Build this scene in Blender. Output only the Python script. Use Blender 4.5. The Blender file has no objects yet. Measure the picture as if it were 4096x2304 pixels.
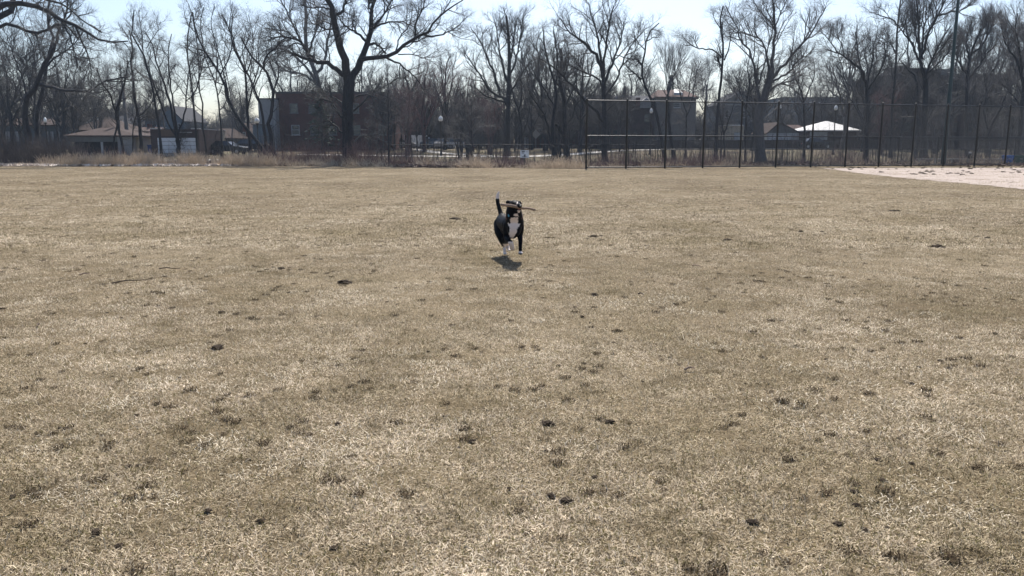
import bpy, bmesh, math, random
import numpy as np
from mathutils import Vector, Matrix, noise as mnoise
R = math.radians
rnd = random.Random(7)
rng = np.random.default_rng(11)
C = bpy.context.scene.collection
sc = bpy.context.scene

# ---------------- camera, sky, sun, exposure ----------------
F_PX, CAM_H, PITCH = 804.0, 1.5, R(10.02)
cam_d = bpy.data.cameras.new('camera'); cam = bpy.data.objects.new('camera', cam_d); C.objects.link(cam)
cam.location = (0, 0, CAM_H); cam.rotation_euler = (R(90) - PITCH, 0, 0)
cam_d.sensor_width = 36; cam_d.lens = 36 * F_PX / 1024; cam_d.clip_end = 5000; cam_d.clip_start = 0.05
sc.camera = cam
SUN_EL, SUN_AZ = R(52), R(5)          # azimuth measured from +Y towards +X
w = bpy.data.worlds.new('World'); sc.world = w; w.use_nodes = True
nt = w.node_tree; bg = nt.nodes['Background']
sky = nt.nodes.new('ShaderNodeTexSky'); sky.sky_type = 'NISHITA'; sky.sun_disc = False
sky.sun_elevation = SUN_EL; sky.sun_rotation = SUN_AZ
sky.air_density = 1.0; sky.dust_density = 2.0; sky.ozone_density = 3.6; sky.altitude = 100
nt.links.new(sky.outputs[0], bg.inputs[0]); bg.inputs[1].default_value = 0.107
sd = bpy.data.lights.new('sun', 'SUN'); sd.energy = 4.9; sd.angle = R(0.6); sd.color = (1.0, 0.95, 0.87)
sun = bpy.data.objects.new('sun', sd); C.objects.link(sun)
sdir = Vector((math.sin(SUN_AZ) * math.cos(SUN_EL), math.cos(SUN_AZ) * math.cos(SUN_EL), math.sin(SUN_EL)))
sun.rotation_euler = sdir.to_track_quat('Z', 'Y').to_euler()
vs = sc.view_settings; vs.view_transform = 'Standard'; vs.look = 'None'; vs.gamma = 1; vs.use_curve_mapping = False
vs.exposure = 0.65
cy = sc.cycles
HAZE = .0003
cy.max_bounces = 5; cy.diffuse_bounces = 3; cy.glossy_bounces = 2; cy.transparent_max_bounces = 6
cy.caustics_reflective = False; cy.caustics_refractive = False

# ---------------- helpers ----------------
def S(u, v, Y):
    """point at forward distance Y seen at (u, v) of the 4096 px wide photograph"""
    cx = (u / 4 - 512) / F_PX; cyy = (288 - v / 4) / F_PX
    dy = math.cos(PITCH) + cyy * math.sin(PITCH); dz = -math.sin(PITCH) + cyy * math.cos(PITCH)
    k = Y / dy
    return Vector((cx * k, Y, CAM_H + dz * k))
def gz(Y):
    t = min(max((Y - 68) / 47, 0), 1); return 1.1 * t * t * (3 - 2 * t)
def GX(u, Y):
    """ground point at distance Y below column u"""
    z = gz(Y); d = Y * math.cos(PITCH) + (CAM_H - z) * math.sin(PITCH)
    return Vector(((u / 4 - 512) / F_PX * d, Y, z))
def G(u, v):
    cyy = (288 - v / 4) / F_PX
    dy = math.cos(PITCH) + cyy * math.sin(PITCH); dz = -math.sin(PITCH) + cyy * math.cos(PITCH)
    k = -CAM_H / dz
    return Vector(((u / 4 - 512) / F_PX * k, dy * k, 0))
def tag(o, label=None, cat=None, group=None, kind=None):
    if label: o['label'] = label
    if cat: o['category'] = cat
    if group: o['group'] = group
    if kind: o['kind'] = kind
    return o
def empty(name, loc, rz=0, **k):
    o = bpy.data.objects.new(name, None); o.location = loc; o.rotation_euler = (0, 0, rz); C.objects.link(o)
    o.empty_display_size = .2
    return tag(o, **k)
def link(name, me, mat=None, parent=None, **k):
    if mat and not me.materials: me.materials.append(mat)
    o = bpy.data.objects.new(name, me); C.objects.link(o)
    if parent is not None: o.parent = parent
    return tag(o, **k)
def mesh_np(name, V, F, smooth=False):
    """V (n,3), F (m,k) arrays with one face size"""
    me = bpy.data.meshes.new(name); V = np.asarray(V, np.float32); F = np.asarray(F, np.int32); k = F.shape[1]
    me.vertices.add(len(V)); me.vertices.foreach_set('co', V.ravel())
    me.loops.add(F.size); me.loops.foreach_set('vertex_index', F.ravel())
    me.polygons.add(len(F)); me.polygons.foreach_set('loop_start', np.arange(0, F.size, k, dtype=np.int32))
    if smooth: me.polygons.foreach_set('use_smooth', np.ones(len(F), bool))
    me.update(calc_edges=True); me.validate()
    return me
class MB:
    """collects boxes, prisms and rods into one mesh"""
    def __init__(s): s.v = []; s.f = []
    def add(s, V, F):
        b = len(s.v); s.v += [tuple(p) for p in V]; s.f += [tuple(i + b for i in f) for f in F]; return s
    def box(s, x0, x1, y0, y1, z0, z1):
        V = [(x, y, z) for z in (z0, z1) for y in (y0, y1) for x in (x0, x1)]
        return s.add(V, [(0, 2, 3, 1), (4, 5, 7, 6), (0, 1, 5, 4), (2, 6, 7, 3), (0, 4, 6, 2), (1, 3, 7, 5)])
    def prism(s, P2, y0, y1):
        """polygon in xz, counter-clockwise seen from -y, extruded y0..y1"""
        n = len(P2); V = [(x, y0, z) for x, z in P2] + [(x, y1, z) for x, z in P2]
        return s.add(V, [tuple(range(n)), tuple(range(2 * n - 1, n - 1, -1))] + [(i, i + n, (i + 1) % n + n, (i + 1) % n) for i in range(n)])
    def lathe(s, prof, cx=0, cy=0, n=12):
        b = [(cx + r * math.cos(2 * math.pi * k / n), cy + r * math.sin(2 * math.pi * k / n), z) for r, z in prof for k in range(n)]
        F = [(i * n + k, i * n + (k + 1) % n, (i + 1) * n + (k + 1) % n, (i + 1) * n + k) for i in range(len(prof) - 1) for k in range(n)]
        F += [tuple(range(n - 1, -1, -1)), tuple((len(prof) - 1) * n + k for k in range(n))]
        return s.add(b, F)
    def rod(s, a, b, r0, r1=None, n=8):
        a = Vector(a); b = Vector(b); r1 = r0 if r1 is None else r1
        q = (b - a).to_track_quat('Z', 'Y'); L = (b - a).length
        V = []
        for r, z in ((r0, 0), (r1, L)):
            for k in range(n):
                V.append(a + q @ Vector((r * math.cos(2 * math.pi * k / n), r * math.sin(2 * math.pi * k / n), z)))
        return s.add(V, [(k, (k + 1) % n, n + (k + 1) % n, n + k) for k in range(n)] + [tuple(range(n - 1, -1, -1)), tuple(range(n, 2 * n))])
    def mesh(s, name, smooth=False):
        me = bpy.data.meshes.new(name); me.from_pydata(s.v, [], s.f)
        bm = bmesh.new(); bm.from_mesh(me); bmesh.ops.recalc_face_normals(bm, faces=bm.faces); bm.to_mesh(me); bm.free()
        if smooth: me.polygons.foreach_set('use_smooth', [True] * len(me.polygons))
        me.update(); return me
    def build(s, name, mat, parent=None, smooth=False, **k):
        return link(name, s.mesh(name, smooth), mat, parent, **k)

# ---------------- materials ----------------
def new_mat(name):
    m = bpy.data.materials.new(name); m.use_nodes = True; n = m.node_tree; n.nodes.clear()
    out = n.nodes.new('ShaderNodeOutputMaterial'); b = n.nodes.new('ShaderNodeBsdfPrincipled'); n.links.new(b.outputs[0], out.inputs[0])
    return m, n, b, out
def ramp(n, fac, stops):
    r = n.nodes.new('ShaderNodeValToRGB'); e = r.color_ramp.elements
    while len(e) < len(stops): e.new(0.5)
    for el, (p, c) in zip(e, stops): el.position = p; el.color = (*c, 1) if len(c) == 3 else c
    n.links.new(fac, r.inputs[0]); return r.outputs[0]
def noise_n(n, coord, scale, detail=4, rough=.6, dist=0):
    t = n.nodes.new('ShaderNodeTexNoise'); t.inputs['Scale'].default_value = scale; t.inputs['Detail'].default_value = detail
    t.inputs['Roughness'].default_value = rough; t.inputs['Distortion'].default_value = dist
    if coord is not None: n.links.new(coord, t.inputs['Vector'])
    return t.outputs['Fac']
def mixc(n, fac, a, b, mode='MIX'):
    m = n.nodes.new('ShaderNodeMix'); m.data_type = 'RGBA'; m.blend_type = mode
    for s, x in ((m.inputs[0], fac), (m.inputs[6], a), (m.inputs[7], b)):
        if hasattr(x, 'links') or isinstance(x, bpy.types.NodeSocket): n.links.new(x, s)
        elif isinstance(x, (int, float)): s.default_value = x
        else: s.default_value = (*x, 1)
    return m.outputs[2]
def mat(name, col, rough=.8, metal=0, var=.25, scale=3, bump=0, spec=.3, aspect=None, col2=None):
    m, n, b, out = new_mat(name)
    tc = n.nodes.new('ShaderNodeTexCoord'); co = tc.outputs['Object']
    if aspect:
        mp = n.nodes.new('ShaderNodeMapping'); mp.inputs['Scale'].default_value = aspect; n.links.new(co, mp.inputs[0]); co = mp.outputs[0]
    f = noise_n(n, co, scale, 5, .65)
    lo = tuple(c * (1 - var) for c in col); hi = tuple(min(1, c * (1 + var)) for c in (col2 or col))
    n.links.new(ramp(n, f, [(.3, lo), (.7, hi)]), b.inputs['Base Color'])
    b.inputs['Roughness'].default_value = rough; b.inputs['Metallic'].default_value = metal; b.inputs['Specular IOR Level'].default_value = spec
    if bump:
        bp = n.nodes.new('ShaderNodeBump'); bp.inputs['Strength'].default_value = bump; bp.inputs['Distance'].default_value = .02
        n.links.new(f, bp.inputs['Height']); n.links.new(bp.outputs[0], b.inputs['Normal'])
    return m
def brick_mat(name, c1, c2, mortar, sx=4.2):
    m, n, b, out = new_mat(name)
    g = n.nodes.new('ShaderNodeTexCoord'); mp = n.nodes.new('ShaderNodeMapping'); mp.inputs['Rotation'].default_value = (R(90), 0, 0)
    n.links.new(g.outputs['Object'], mp.inputs[0])
    t = n.nodes.new('ShaderNodeTexBrick'); t.inputs['Scale'].default_value = sx; t.inputs['Color1'].default_value = (*c1, 1)
    t.inputs['Color2'].default_value = (*c2, 1); t.inputs['Mortar'].default_value = (*mortar, 1); t.inputs['Mortar Size'].default_value = .015
    n.links.new(mp.outputs[0], t.inputs[0])
    f = noise_n(n, g.outputs['Object'], .8, 5, .7)
    c = mixc(n, 1.0, t.outputs[0], ramp(n, f, [(.3, (.6, .6, .62)), (.7, (1.2, 1.15, 1.1))]), 'MULTIPLY')
    n.links.new(c, b.inputs['Base Color']); b.inputs['Roughness'].default_value = .9; b.inputs['Specular IOR Level'].default_value = .2
    return m
M = {}
def bark(name, a, b_, rough=.85):
    m, n, b, out = new_mat(name)
    tc = n.nodes.new('ShaderNodeTexCoord'); mp = n.nodes.new('ShaderNodeMapping'); mp.inputs['Scale'].default_value = (6, 6, 1.2)
    n.links.new(tc.outputs['Object'], mp.inputs[0])
    f = noise_n(n, mp.outputs[0], 2.2, 6, .7)
    n.links.new(ramp(n, f, [(.32, a), (.68, b_)]), b.inputs['Base Color'])
    bp = n.nodes.new('ShaderNodeBump'); bp.inputs['Strength'].default_value = .8; bp.inputs['Distance'].default_value = .04
    n.links.new(f, bp.inputs['Height']); n.links.new(bp.outputs[0], b.inputs['Normal'])
    b.inputs['Roughness'].default_value = rough; b.inputs['Specular IOR Level'].default_value = .25
    return m
M['bark'] = bark('bark_dark', (.018, .017, .018), (.048, .046, .047))
M['bark_grey'] = bark('bark_grey', (.07, .066, .064), (.15, .14, .13))
M['bark_red'] = bark('bark_red', (.05, .032, .034), (.11, .07, .072))
M['twig'] = mat('twig_bark', (.038, .037, .040), .75, var=.35, scale=.8)
M['twig_pale'] = mat('twig_pale', (.085, .080, .081), .7, var=.35, scale=.8)  # paler twig copy, sunlight on the twigs put into the colour
M['twig_red'] = mat('twig_red', (.10, .057, .06), .75, var=.3, scale=.5)
M['evergreen'] = mat('evergreen', (.03, .045, .03), .8, var=.4, scale=4)
M['soil'] = mat('soil', (.06, .045, .032), .95, var=.4, scale=30, bump=.6, spec=.1)
M['stick'] = mat('stick_wood', (.10, .075, .055), .85, var=.45, scale=25, bump=.4, spec=.2)
M['black_paint'] = mat('black_paint', (.009, .010, .012), .42, var=.2, spec=.5)
M['black_wire'] = mat('black_wire', (.02, .02, .022), .45, var=.1)
M['dull_rail'] = mat('dull_black_rail', (.02, .021, .024), .7, var=.2, spec=.25)
M['galv'] = mat('galvanised_steel', (.42, .43, .44), .5, metal=.85, var=.1)
M['green_paint'] = mat('green_pole_paint', (.008, .026, .025), .5, var=.2, spec=.5)
M['white_paint'] = mat('white_paint', (.72, .72, .70), .55, var=.06, scale=2)
M['glass'] = mat('window_glass', (.03, .035, .04), .08, var=.2, spec=.8)
M['globe'] = mat('lamp_globe', (.82, .82, .80), .3, var=.03, spec=.5)
# ---------------- ground, field, infield, paths ----------------
def grid_mesh(name, xs, ys, zf):
    X, Y = np.meshgrid(xs, ys); Z = np.vectorize(zf)(X, Y)
    V = np.stack([X.ravel(), Y.ravel(), Z.ravel()], 1); nx, ny = len(xs), len(ys)
    i = np.arange((nx - 1) * (ny - 1)); a = (i // (nx - 1)) * nx + i % (nx - 1)
    return mesh_np(name, V, np.stack([a, a + 1, a + nx + 1, a + nx], 1), True)
ys = np.concatenate([[-60, 0, 20, 40, 50], np.arange(54, 120, 1.0), np.arange(120, 200, 8.), [260, 400, 800, 1600]])
xs = np.concatenate([[-1500, -600, -250], np.arange(-150, 151, 6.), [250, 600, 1500]])
m, n, b, out = new_mat('park_ground')
g = n.nodes.new('ShaderNodeNewGeometry'); pos = g.outputs['Position']
f1 = noise_n(n, pos, .25, 6, .65); f2 = noise_n(n, pos, 6, 6, .75)
c1 = ramp(n, f1, [(.35, (.065, .05, .04)), (.5, (.14, .115, .08)), (.62, (.12, .115, .065)), (.75, (.2, .17, .13))])
c = mixc(n, .6, c1, ramp(n, f2, [(.3, (.35, .33, .3)), (.7, (1.35, 1.3, 1.25))]), 'MULTIPLY')
n.links.new(c, b.inputs['Base Color']); b.inputs['Roughness'].default_value = .95; b.inputs['Specular IOR Level'].default_value = .1
link('ground', grid_mesh('ground', xs, ys, lambda x, y: gz(y) - .035), m, kind='structure')

EDGE = [(-1400, 61.5), (0, 61.0), (800, 61.5), (1450, 61.0), (1650, 58.5), (1900, 56.5), (2330, 54.0), (2640, 55.2), (2940, 58.2), (3225, 61.), (4100, 64.5), (5600, 70)]
def edge_Y(u): return float(np.interp(u, [e[0] for e in EDGE], [e[1] for e in EDGE]))

def field_material():
    m, n, b, out = new_mat('dead_lawn')
    g = n.nodes.new('ShaderNodeNewGeometry'); pos = g.outputs['Position']
    big = noise_n(n, pos, .22, 4, .55, .4); mid = noise_n(n, pos, 1.3, 5, .65, .3); fine = noise_n(n, pos, 14, 5, .75)
    c = ramp(n, big, [(.32, FIELD_A), (.52, FIELD_B), (.7, FIELD_C)])
    c = mixc(n, .5, c, ramp(n, mid, [(.34, (.62, .60, .52)), (.5, (1, 1, 1)), (.68, (1.28, 1.27, 1.3))]), 'MULTIPLY')
    c = mixc(n, .8, c, ramp(n, fine, [(.3, (.42, .39, .34)), (.48, (1, 1, 1)), (.72, (1.4, 1.38, 1.35))]), 'MULTIPLY')
    vf = noise_n(n, pos, 75, 4, .7, 1.2); c = mixc(n, .85, c, ramp(n, vf, [(.36, (.30, .27, .22)), (.5, (.95, .95, .92)), (.64, (1.75, 1.7, 1.65))]), 'MULTIPLY')
    v = n.nodes.new('ShaderNodeTexNoise'); v.inputs['Scale'].default_value = 3.1; v.inputs['Detail'].default_value = 6; v.inputs['Roughness'].default_value = .8
    mp = n.nodes.new('ShaderNodeMapping'); mp.inputs['Scale'].default_value = (1, .55, 1); n.links.new(pos, mp.inputs[0]); n.links.new(mp.outputs[0], v.inputs['Vector'])
    dk = ramp(n, v.outputs['Fac'], [(.30, (.33, .28, .22)), (.385, (1, 1, 1))])
    c = mixc(n, .8, c, dk, 'MULTIPLY')
    n.links.new(c, b.inputs['Base Color']); b.inputs['Roughness'].default_value = .95; b.inputs['Specular IOR Level'].default_value = .08
    bp = n.nodes.new('ShaderNodeBump'); bp.inputs['Strength'].default_value = .55; bp.inputs['Distance'].default_value = .03
    n.links.new(fine, bp.inputs['Height']); n.links.new(bp.outputs[0], b.inputs['Normal'])
    return m
FIELD_A = (.105, .080, .049); FIELD_B = (.145, .114, .072); FIELD_C = (.20, .165, .115)
M['field'] = field_material()
us = np.linspace(-1400, 5600, 200)
far = [GX(u, edge_Y(u) + .25 * math.sin(u * .05) + .3 * mnoise.noise((u * .02, 0, 0))) for u in us]
V = [(-60, -20, 0), (60, -20, 0)] + [(p.x, p.y, 0) for p in far[::-1]]
me = bpy.data.meshes.new('field'); me.from_pydata(V, [], [tuple(range(len(V)))]); me.update()
link('field', me, M['field'], kind='structure')

m, n, b, out = new_mat('infield_clay')
g = n.nodes.new('ShaderNodeNewGeometry'); pos = g.outputs['Position']
f1 = noise_n(n, pos, .5, 5, .6); f2 = noise_n(n, pos, 3.5, 6, .7); f3 = noise_n(n, pos, 1.6, 5, .75)
c = ramp(n, f1, [(.3, (.33, .272, .24)), (.7, (.40, .34, .30))])
c = mixc(n, .6, c, ramp(n, f2, [(.3, (.8, .78, .76)), (.7, (1.15, 1.15, 1.15))]), 'MULTIPLY')
c = mixc(n, .9, c, ramp(n, f3, [(.27, (.45, .42, .38)), (.34, (1, 1, 1))]), 'MULTIPLY')
n.links.new(c, b.inputs['Base Color']); b.inputs['Roughness'].default_value = .95; b.inputs['Specular IOR Level'].default_value = .1
bp = n.nodes.new('ShaderNodeBump'); bp.inputs['Strength'].default_value = .35; bp.inputs['Distance'].default_value = .05
n.links.new(f2, bp.inputs['Height']); n.links.new(bp.outputs[0], b.inputs['Normal'])
low = [(3280, 673.5), (3340, 679), (3385, 685), (3450, 694), (3520, 702), (3600, 711), (3700, 720), (3800, 729), (3900, 738), (4000, 747), (4096, 756), (4300, 776), (4600, 800)]
top_ = [(4800, 675), (4400, 672), (4096, 671.5), (3900, 671.5), (3700, 671.5), (3500, 672), (3380, 673)]
ring = []
lowp = [G(u, v) for u, v in low]; topp = [G(u, v) for u, v in top_]
def dense(ps, k, amp):
    o = []
    for a, b_ in zip(ps[:-1], ps[1:]):
        for i in range(k):
            p = a.lerp(b_, i / k); q = mnoise.noise_vector((p.x * 1.7, p.y * 1.7, 3)); o.append(Vector((p.x + q.x * amp, p.y + q.y * amp, 0)))
    return o
ring = dense(lowp, 14, .35) + [lowp[-1], Vector((60, 40, 0)), Vector((70, 60, 0))] + dense(topp, 8, .5) + [topp[-1]]
me = bpy.data.meshes.new('infield'); me.from_pydata([(p.x, p.y, .006) for p in ring], [], [tuple(range(len(ring)))]); me.update()
link('infield', me, m, kind='structure')

def strip(name, pts, wd, mt, dz=.03, n=60):
    P = [GX(u, Y) for u, Y in pts]; s = np.linspace(0, len(P) - 1, n); V = []
    xs_ = np.interp(s, range(len(P)), [p.x for p in P]); ys_ = np.interp(s, range(len(P)), [p.y for p in P])
    for _ in range(3):
        xs_[1:-1] = (xs_[:-2] + xs_[1:-1] * 2 + xs_[2:]) / 4; ys_[1:-1] = (ys_[:-2] + ys_[1:-1] * 2 + ys_[2:]) / 4
    for i in range(n):
        a = max(i - 1, 0); b_ = min(i + 1, n - 1); t = Vector((xs_[b_] - xs_[a], ys_[b_] - ys_[a], 0)).normalized(); o = Vector((-t.y, t.x, 0)) * wd / 2
        for k in np.linspace(-1, 1, 5):
            q = Vector((xs_[i], ys_[i], 0)) + o * k; V.append((q.x, q.y, gz(q.y) + dz))
    F = [(i * 5 + k, i * 5 + k + 1, i * 5 + k + 6, i * 5 + k + 5) for i in range(n - 1) for k in range(4)]
    me = bpy.data.meshes.new(name); me.from_pydata(V, [], F); me.update()
    return link(name, me, mt, kind='structure')
M['concrete'] = mat('concrete', (.42, .40, .37), .9, var=.15, scale=.7)
M['asphalt'] = mat('asphalt', (.075, .075, .078), .85, var=.2, scale=1)
strip('path', [(1200, 91), (1600, 88), (1900, 86), (2100, 86), (2300, 92), (2500, 104), (2800, 109), (3500, 110), (4300, 108), (5200, 108)], 2.2, M['concrete'])
strip('path', [(1980, 87), (1860, 91), (1760, 95), (1690, 103), (1640, 112), (1560, 119)], 1.8, M['concrete'], .036)
strip('road', [(-1500, 127), (500, 127), (2000, 126), (3500, 127), (5600, 127)], 9, M['asphalt'], .03)
strip('pavement', [(-1500, 120), (500, 120), (2000, 119), (3500, 120), (5600, 120)], 1.8, M['concrete'], .05)
strip('alley', [(0, 78), (400, 77), (900, 79)], 3.2, M['concrete'], .03)

# ---------------- buildings ----------------
M['brick_red'] = brick_mat('red_brick', (.12, .048, .04), (.095, .038, .034), (.10, .09, .08))
M['brick_brown'] = brick_mat('brown_brick', (.085, .05, .042), (.065, .04, .034), (.09, .08, .075))
M['brick_dark'] = brick_mat('dark_brick', (.07, .046, .044), (.055, .038, .038), (.08, .075, .075))
M['stucco'] = mat('grey_stucco', (.25, .25, .25), .9, var=.1, scale=1.2)
M['stucco_dark'] = mat('dark_stucco', (.13, .14, .14), .9, var=.15, scale=1.2)
M['stucco_beige'] = mat('beige_stucco', (.42, .37, .29), .9, var=.12, scale=1)
M['siding_blue'] = mat('blue_grey_siding', (.10, .135, .16), .8, var=.15, scale=9, aspect=(.1, .1, 3))
M['siding_pale'] = mat('pale_siding', (.4, .43, .45), .7, var=.1, scale=9, aspect=(.1, .1, 3))
M['siding_green'] = mat('green_siding', (.13, .19, .11), .8, var=.15, scale=9, aspect=(.1, .1, 3))
M['shingle_brown'] = mat('brown_shingles', spec=.06, col=(.072, .056, .051), rough=.9, var=.25, scale=3)
M['shingle_red'] = mat('red_brown_shingles', spec=.06, col=(.115, .082, .075), rough=.9, var=.25, scale=3)
M['shingle_grey'] = mat('grey_shingles', (.08, .08, .085), .95, spec=.04, var=.2, scale=3)
M['shingle_white'] = mat('pale_roofing', (.52, .52, .52), .55, var=.08, scale=3, spec=.5)  # light grey shingles, sun glare put into the pale colour
M['trim'] = mat('white_trim', (.38, .38, .38), .6, var=.08)
M['frame_grey'] = mat('grey_window_frame', (.13, .13, .13), .7, var=.15)
M['dark_trim'] = mat('dark_trim', (.05, .045, .045), .6, var=.15)
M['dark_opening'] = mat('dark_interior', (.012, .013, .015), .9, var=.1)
M['door_white'] = mat('white_garage_door', (.60, .62, .66), .5, var=.06, scale=1)
M['wood_dark'] = mat('dark_stained_wood', (.06, .048, .042), .85, var=.3, scale=6, aspect=(6, 6, .4))
M['wood_brown'] = mat('brown_wood', (.11, .075, .055), .85, var=.3, scale=6, aspect=(6, 6, .4))

class House:
    """a building at distance Y; u/v are converted once into metres, local x from its own centre"""
    def __init__(s, name, label, cat, Y, u0, u1, depth, rz=0):
        a = GX(u0, Y); b_ = GX(u1, Y); s.Y = Y; s.cx = (a.x + b_.x) / 2; s.zb = gz(Y) - .04
        s.W = b_.x - a.x; s.D = depth
        s.o = empty(name, (s.cx, Y, s.zb), rz, label=label, cat=cat)
    def x(s, u): return S(u, 560, s.Y).x - s.cx
    def z(s, v): return S(2048, v, s.Y).z - s.zb
    def wall(s, h, mt, x0=None, x1=None, y0=0, y1=None, name='wall', z0=-.3):
        x0 = -s.W / 2 if x0 is None else x0; x1 = s.W / 2 if x1 is None else x1; y1 = s.D if y1 is None else y1
        return MB().box(x0, x1, y0, y1, z0, h).build(name, mt, s.o)
    def part(s, name, mt, x0, x1, y0, y1, z0, z1, parent=None, **k):
        return MB().box(x0, x1, y0, y1, z0, z1).build(name, mt, parent or s.o, **k)
    def hip(s, z0, z1, mt, x0, x1, ridge0, ridge1, y0=-.35, y1=None, name='roof'):
        y1 = s.D + .35 if y1 is None else y1; ym = (y0 + y1) / 2
        V = [(x0, y0, z0), (x1, y0, z0), (x1, y1, z0), (x0, y1, z0), (ridge0, ym, z1), (ridge1, ym, z1)]
        V += [(x, y, z0 - .14) for x, y in ((x0, y0), (x1, y0), (x1, y1), (x0, y1))]
        return MB().add(V, [(0, 1, 5, 4), (1, 2, 5), (2, 3, 4, 5), (3, 0, 4), (6, 7, 1, 0), (7, 8, 2, 1), (8, 9, 3, 2), (9, 6, 0, 3), (9, 8, 7, 6)]).build(name, mt, s.o)
    def gable(s, z0, z1, mt, x0, x1, xa, wallmat, y0=0, y1=None, over=.35, th=.16):
        """gable end facing the camera"""
        y1 = s.D if y1 is None else y1
        MB().prism([(x0, z0), (x1, z0), (xa, z1)], y0, y1).build('gable_wall', wallmat, s.o)
        for xe in (x0, x1):
            d = Vector((xe - xa, z0 - z1)); d = d * (1 + over / d.length); e = (xa + d.x, z1 + d.y)
            P = [(xa, z1 + .01), (e[0], e[1] + .01), (e[0], e[1] + th), (xa, z1 + th)]
            MB().prism(P, y0 - .3, y1 + .3).build('roof', mt, s.o)
    def window(s, x0, x1, z0, z1, frame='trim', y=0, rail=True):
        f = MB(); t = .07
        f.box(x0, x0 + t, y - .05, y - .003, z0, z1).box(x1 - t, x1, y - .05, y - .003, z0, z1).box(x0 + t, x1 - t, y - .05, y - .003, z1 - t, z1).box(x0 + t, x1 - t, y - .05, y - .003, z0, z0 + t)
        if rail: f.box(x0 + t, x1 - t, y - .04, y - .004, (z0 + z1) / 2 - .03, (z0 + z1) / 2 + .03)
        fr = f.build('window', M[frame], s.o)
        MB().box(x0 + t, x1 - t, y - .015, y - .006, z0 + t, z1 - t).build('pane', M['glass'], fr)
        MB().box(x0 - .08, x1 + .08, y - .12, y - .002, z0 - .1, z0 - .005).build('sill', M[frame], fr)
    def garage_door(s, x0, x1, z0, z1, mt, rows=4, y=0):
        d = MB().box(x0, x1, y - .03, y - .003, z0, z1).build('garage_door', M['dark_trim'], s.o)
        h = (z1 - z0) / rows
        for i in range(rows):
            MB().box(x0 + .02, x1 - .02, y - .055, y - .031, z0 + i * h + .015, z0 + (i + 1) * h - .015).build('door_panel', mt, d)

# brick apartment block behind the hero tree
h = House('apartment_building', 'two storey red brick apartment block with flat roof behind the massive dark tree', 'building', 106, 1112, 1560, 14)
zt = h.z(374)
h.wall(zt, M['brick_red'])
h.part('coping', M['dark_trim'], -h.W / 2 - .08, h.W / 2 + .08, -.08, h.D, zt + .002, zt + .22)
for u0, u1 in ((1165, 1197), (1240, 1270), (1313, 1345), (1405, 1440), (1512, 1543)):
    h.window(h.x(u0), h.x(u1), h.z(452), h.z(414), 'frame_grey'); h.window(h.x(u0) + .1, h.x(u1) + .1, h.z(539), h.z(500), 'frame_grey' if u0 != 1165 else 'trim')
h.part('chimney', M['brick_red'], h.x(1350), h.x(1368), 5, 6, zt + .002, zt + 1.1)
h = House('apartment_building', 'plain grey rendered building with flat roof against the left of the red brick apartments', 'building', 104.5, 1042, 1110, 9)
h.wall(h.z(397), M['stucco']); h.part('coping', M['dark_trim'], -h.W / 2 - .06, h.W / 2 + .06, -.06, h.D, h.z(397) + .002, h.z(397) + .14)
h.part('downpipe', M['trim'], h.x(1100), h.x(1102), -.12, -.01, 0, h.z(400))

# left: low hipped garage whose open front is a panel painted dark as shade
h = House('garage', 'low hip roofed garage with beige fascia and dark open front at far left', 'garage', 90, 268, 545, 7)
zt = h.z(547); h.wall(zt, M['stucco_beige'], y0=.9); h.hip(zt + .15, h.z(508), M['shingle_brown'], h.x(262), h.x(560), h.x(345), h.x(400), y0=-.4)
h.part('fascia', M['stucco_dark'], h.x(276), h.x(470), -.1, .1, h.z(567), zt)
h.part('opening', M['dark_opening'], h.x(282), h.x(455), .85, .895, -.2, h.z(567))  # near-black sheet paints the shade inside the open front
h.part('side_wall', M['stucco'], h.x(470), h.x(530), -.05, .85, -.2, zt - .02)
h.part('post', M['trim'], h.x(403), h.x(411), -.1, .05, 0, h.z(568))
h = House('house', 'house with steep brown pyramid roof rising behind the open fronted garage', 'house', 112, 290, 470, 10)
h.wall(h.z(522), M['stucco_dark']); h.hip(h.z(520), h.z(462), M['shingle_brown'], h.x(285), h.x(478), h.x(360), h.x(372))
h = House('house', 'dark grey house with two white edged dormers behind the pyramid roof', 'house', 136, 375, 520, 9)
h.wall(h.z(500), M['stucco_dark']); h.hip(h.z(500), h.z(458), M['shingle_grey'], h.x(372), h.x(522), h.x(385), h.x(505))
for ua in (393, 452):
    xa = h.x(ua); MB().prism([(xa - 1.3, h.z(498)), (xa + 1.3, h.z(498)), (xa, h.z(470))], -.9, 2).build('dormer', M['siding_blue'], h.o)
    for sgn in (-1, 1):
        MB().rod((xa, -1, h.z(469)), (xa + sgn * 1.45, -1, h.z(499)), .09).build('dormer_trim', M['trim'], h.o)
h = House('house', 'long low house with wide plain brown roof left of the green garage', 'house', 122, 425, 612, 9)
h.wall(h.z(548), M['siding_pale']); h.hip(h.z(548), h.z(506), M['shingle_red'], h.x(420), h.x(618), h.x(440), h.x(600))
h.part('chimney', M['brick_red'], h.x(545), h.x(556), 4, 5, h.z(520), h.z(492))
h = House('garage', 'small green sided garage with pale door beside the blue bins', 'garage', 98, 528, 604, 6)
h.wall(h.z(552), M['siding_green']); h.part('roof', M['shingle_grey'], -h.W / 2 - .3, h.W / 2 + .3, -.3, h.D, h.z(552) + .003, h.z(546))
h.garage_door(h.x(548), h.x(562), 0, h.z(560), M['siding_pale'], 3); h.window(h.x(570), h.x(582), h.z(578), h.z(560))
h = House('garage', 'brick garage with flat roof and wide white roll up door', 'garage', 88, 608, 800, 7)
zt = h.z(517); h.wall(zt, M['brick_dark'])
h.part('coping', M['trim'], h.x(606), h.x(645), -.1, .3, zt + .002, zt + .12); h.part('coping', M['trim'], h.x(768), h.x(802), -.1, .3, zt + .002, zt + .12)
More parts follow.
